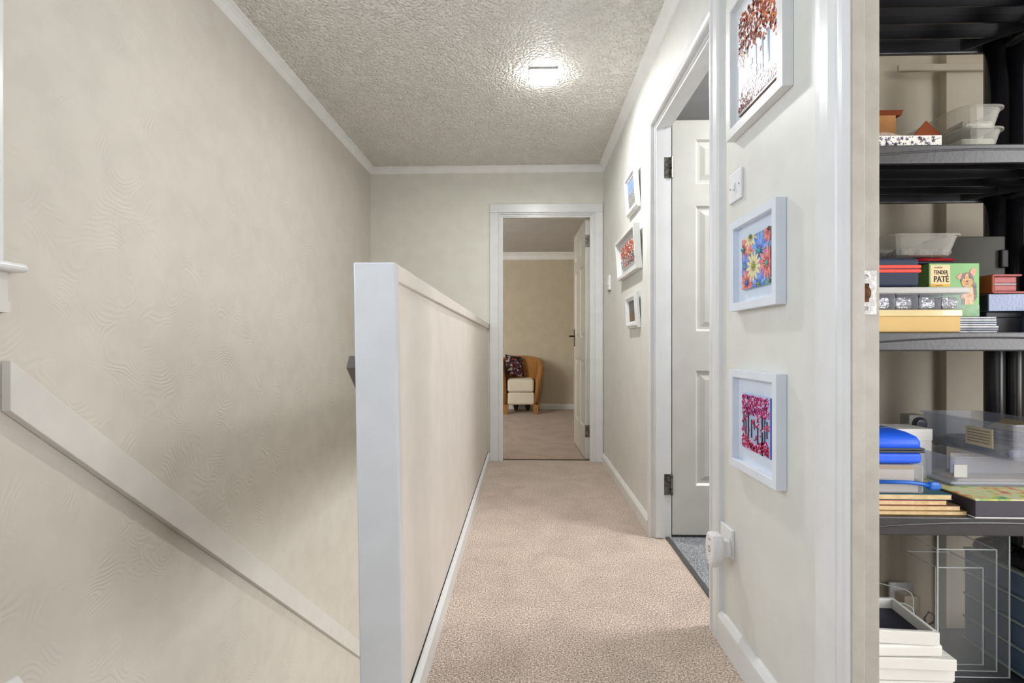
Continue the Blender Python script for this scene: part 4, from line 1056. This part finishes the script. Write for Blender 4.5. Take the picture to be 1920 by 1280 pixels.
# nested acrylic display covers
ACG = 'nested clear acrylic display covers'
for k, (x0, x1, y0, y1, h_, lab) in enumerate(((.930, 1.088, 1.150, 1.315, .325, 'outermost and tallest of the nested clear acrylic display covers'),
                                               (.946, 1.080, 1.172, 1.300, .280, 'middle clear acrylic display cover, with a bright top edge'),
                                               (.962, 1.070, 1.195, 1.285, .228, 'innermost and shortest clear acrylic display cover'))):
    b = thing('display_cover', lab, 'display cover', ((x0 + x1) / 2, (y0 + y1) / 2, z), group=ACG)
    t_ = .0022
    bx(b, 'front_sheet', x0, x1, y0, y0 + t_, z, z + h_, ACRYL)
    bx(b, 'side_sheet', x0, x0 + t_, y0 + t_, y1 - t_, z, z + h_, ACRYL); bx(b, 'side_sheet', x1 - t_, x1, y0 + t_, y1 - t_, z, z + h_, ACRYL)
    bx(b, 'top_sheet', x0 + t_, x1 - t_, y0 + t_, y1 - t_, z + h_ - t_, z + h_, ACRYL)
    e_ = .0011
    for a in ((x0 - e_, x0 + e_, y0 - e_, y0 + e_, z, z + h_), (x1 - e_, x1 + e_, y0 - e_, y0 + e_, z, z + h_), (x0, x1, y0 - e_, y0 + e_, z + h_ - e_, z + h_ + e_), (x0, x1, y0 - e_, y0 + e_, z, z + e_),
              (x0 - e_, x0 + e_, y0, y1, z + h_ - e_, z + h_ + e_), (x1 - e_, x1 + e_, y0, y1, z + h_ - e_, z + h_ + e_), (x0, x1, y1 - e_, y1 + e_, z + h_ - e_, z + h_ + e_)):
        bx(b, 'polished_edge', *a, ACEDGE)
# clear sleeve with rounded corners behind the frames
b = thing('acrylic_holder', 'clear rounded acrylic holder between the spare frames and the display covers', 'holder', (.893, 1.2215, z), (0, 0, math.radians(-32)))
for q, hh in ((0, .165), (-.024, .14)):
    pts = [(-.075, 0), (.03, 0), (.03, hh - .015), (.026, hh - .005), (.016, hh), (-.075, hh + .004)]
    obj('sheet', MB().prism(pts, 'y', q, q + .002), ACRYL, b)
    obj('polished_edge', MB().tube([(p[0], q + .001, p[1]) for p in pts[1:]], .0011, 6), ACEDGE, b)
obj('base_sheet', MB().box(-.075, .03, -.022, 0, 0, .002), ACRYL, b)
# drawer tower
b = thing('drawer_tower', 'translucent blue grey mini drawer tower on the bottom shelf', 'drawers', (1.16, 1.2, z))
DT = clear('smoky_blue_plastic', (150, 166, 186), .62, .25, .9, (112, 130, 156)); DE = mat('grey_green_ledge', (150, 164, 160), .35, .5)
bx(b, 'shell', 1.118, 1.194, 1.062, 1.300, z, z + .232, mat('smoky_drawer_body', (84, 98, 122), .35, .5, var=(6, (70, 92, 116))), .003)
for q in range(4):
    zq = z + .004 + q * .0575
    dr = bx(b, 'drawer', 1.1165, 1.1955, 1.058, 1.296, zq + .006, zq + .052, mat('smoky_drawer_face', (92, 108, 134), .25, .5, var=(7, (78, 104, 126))), .003)
    bx(b, 'ledge', 1.1145, 1.1965, 1.056, 1.301, zq - .003, zq + .002, DE, .001)
    obj('finger_pull', MB(L(b)).tube([(1.155 + .012 * math.cos(t), 1.0575, zq + .03 + .012 * math.sin(t)) for t in [2 * PI * k / 16 for k in range(17)]], .0015, 6), DE, dr)
bx(b, 'ledge', 1.1145, 1.1965, 1.056, 1.301, z + .229, z + .236, DE, .002)
b = thing('black_pouch', 'black glossy pouch lying on the drawer tower', 'pouch', (1.17, 1.19, z + .237))
obj('body', MB(L(b)).loft([rrect(1.122 + a, 1.195 - a, 1.075 + a, 1.295 - a, q, .02) for a, q in ((.006, z + .237), (0, z + .245), (.004, z + .262), (.02, z + .275))]), mat('black_film', (26, 27, 34), .2, .6, bump=(24, .012)), b, smooth=True)
bx(b, 'seal', 1.126, 1.19, 1.066, 1.08, z + .238, z + .2405, MATS['black_film'])
# mains adapter on the wall
b = thing('mains_adapter', 'cream mains adapter with a black lead low on the closet wall', 'adapter', (1.105, 1.50, .19))
bx(b, 'socket_plate', 1.07, 1.14, 1.492, 1.4995, .155, .232, WHITEPL, .002)
bx(b, 'body', 1.082, 1.128, 1.452, 1.492, .168, .212, mat('cream_plastic', (222, 212, 188), .4, .4), .004)
bx(b, 'socket_plate', 1.08, 1.13, 1.49, 1.4925, .165, .215, WHITEPL)
obj('lead', MB(L(b)).tube([(1.115, 1.46, .168), (1.118, 1.455, .145), (1.135, 1.45, .13), (1.16, 1.45, .14), (1.165, 1.45, .16), (1.15, 1.452, .17), (1.14, 1.455, .15), (1.15, 1.46, .12), (1.16, 1.46, .05), (1.17, 1.46, .004)], .0025, 6), MATS['black_card'], b, smooth=True)
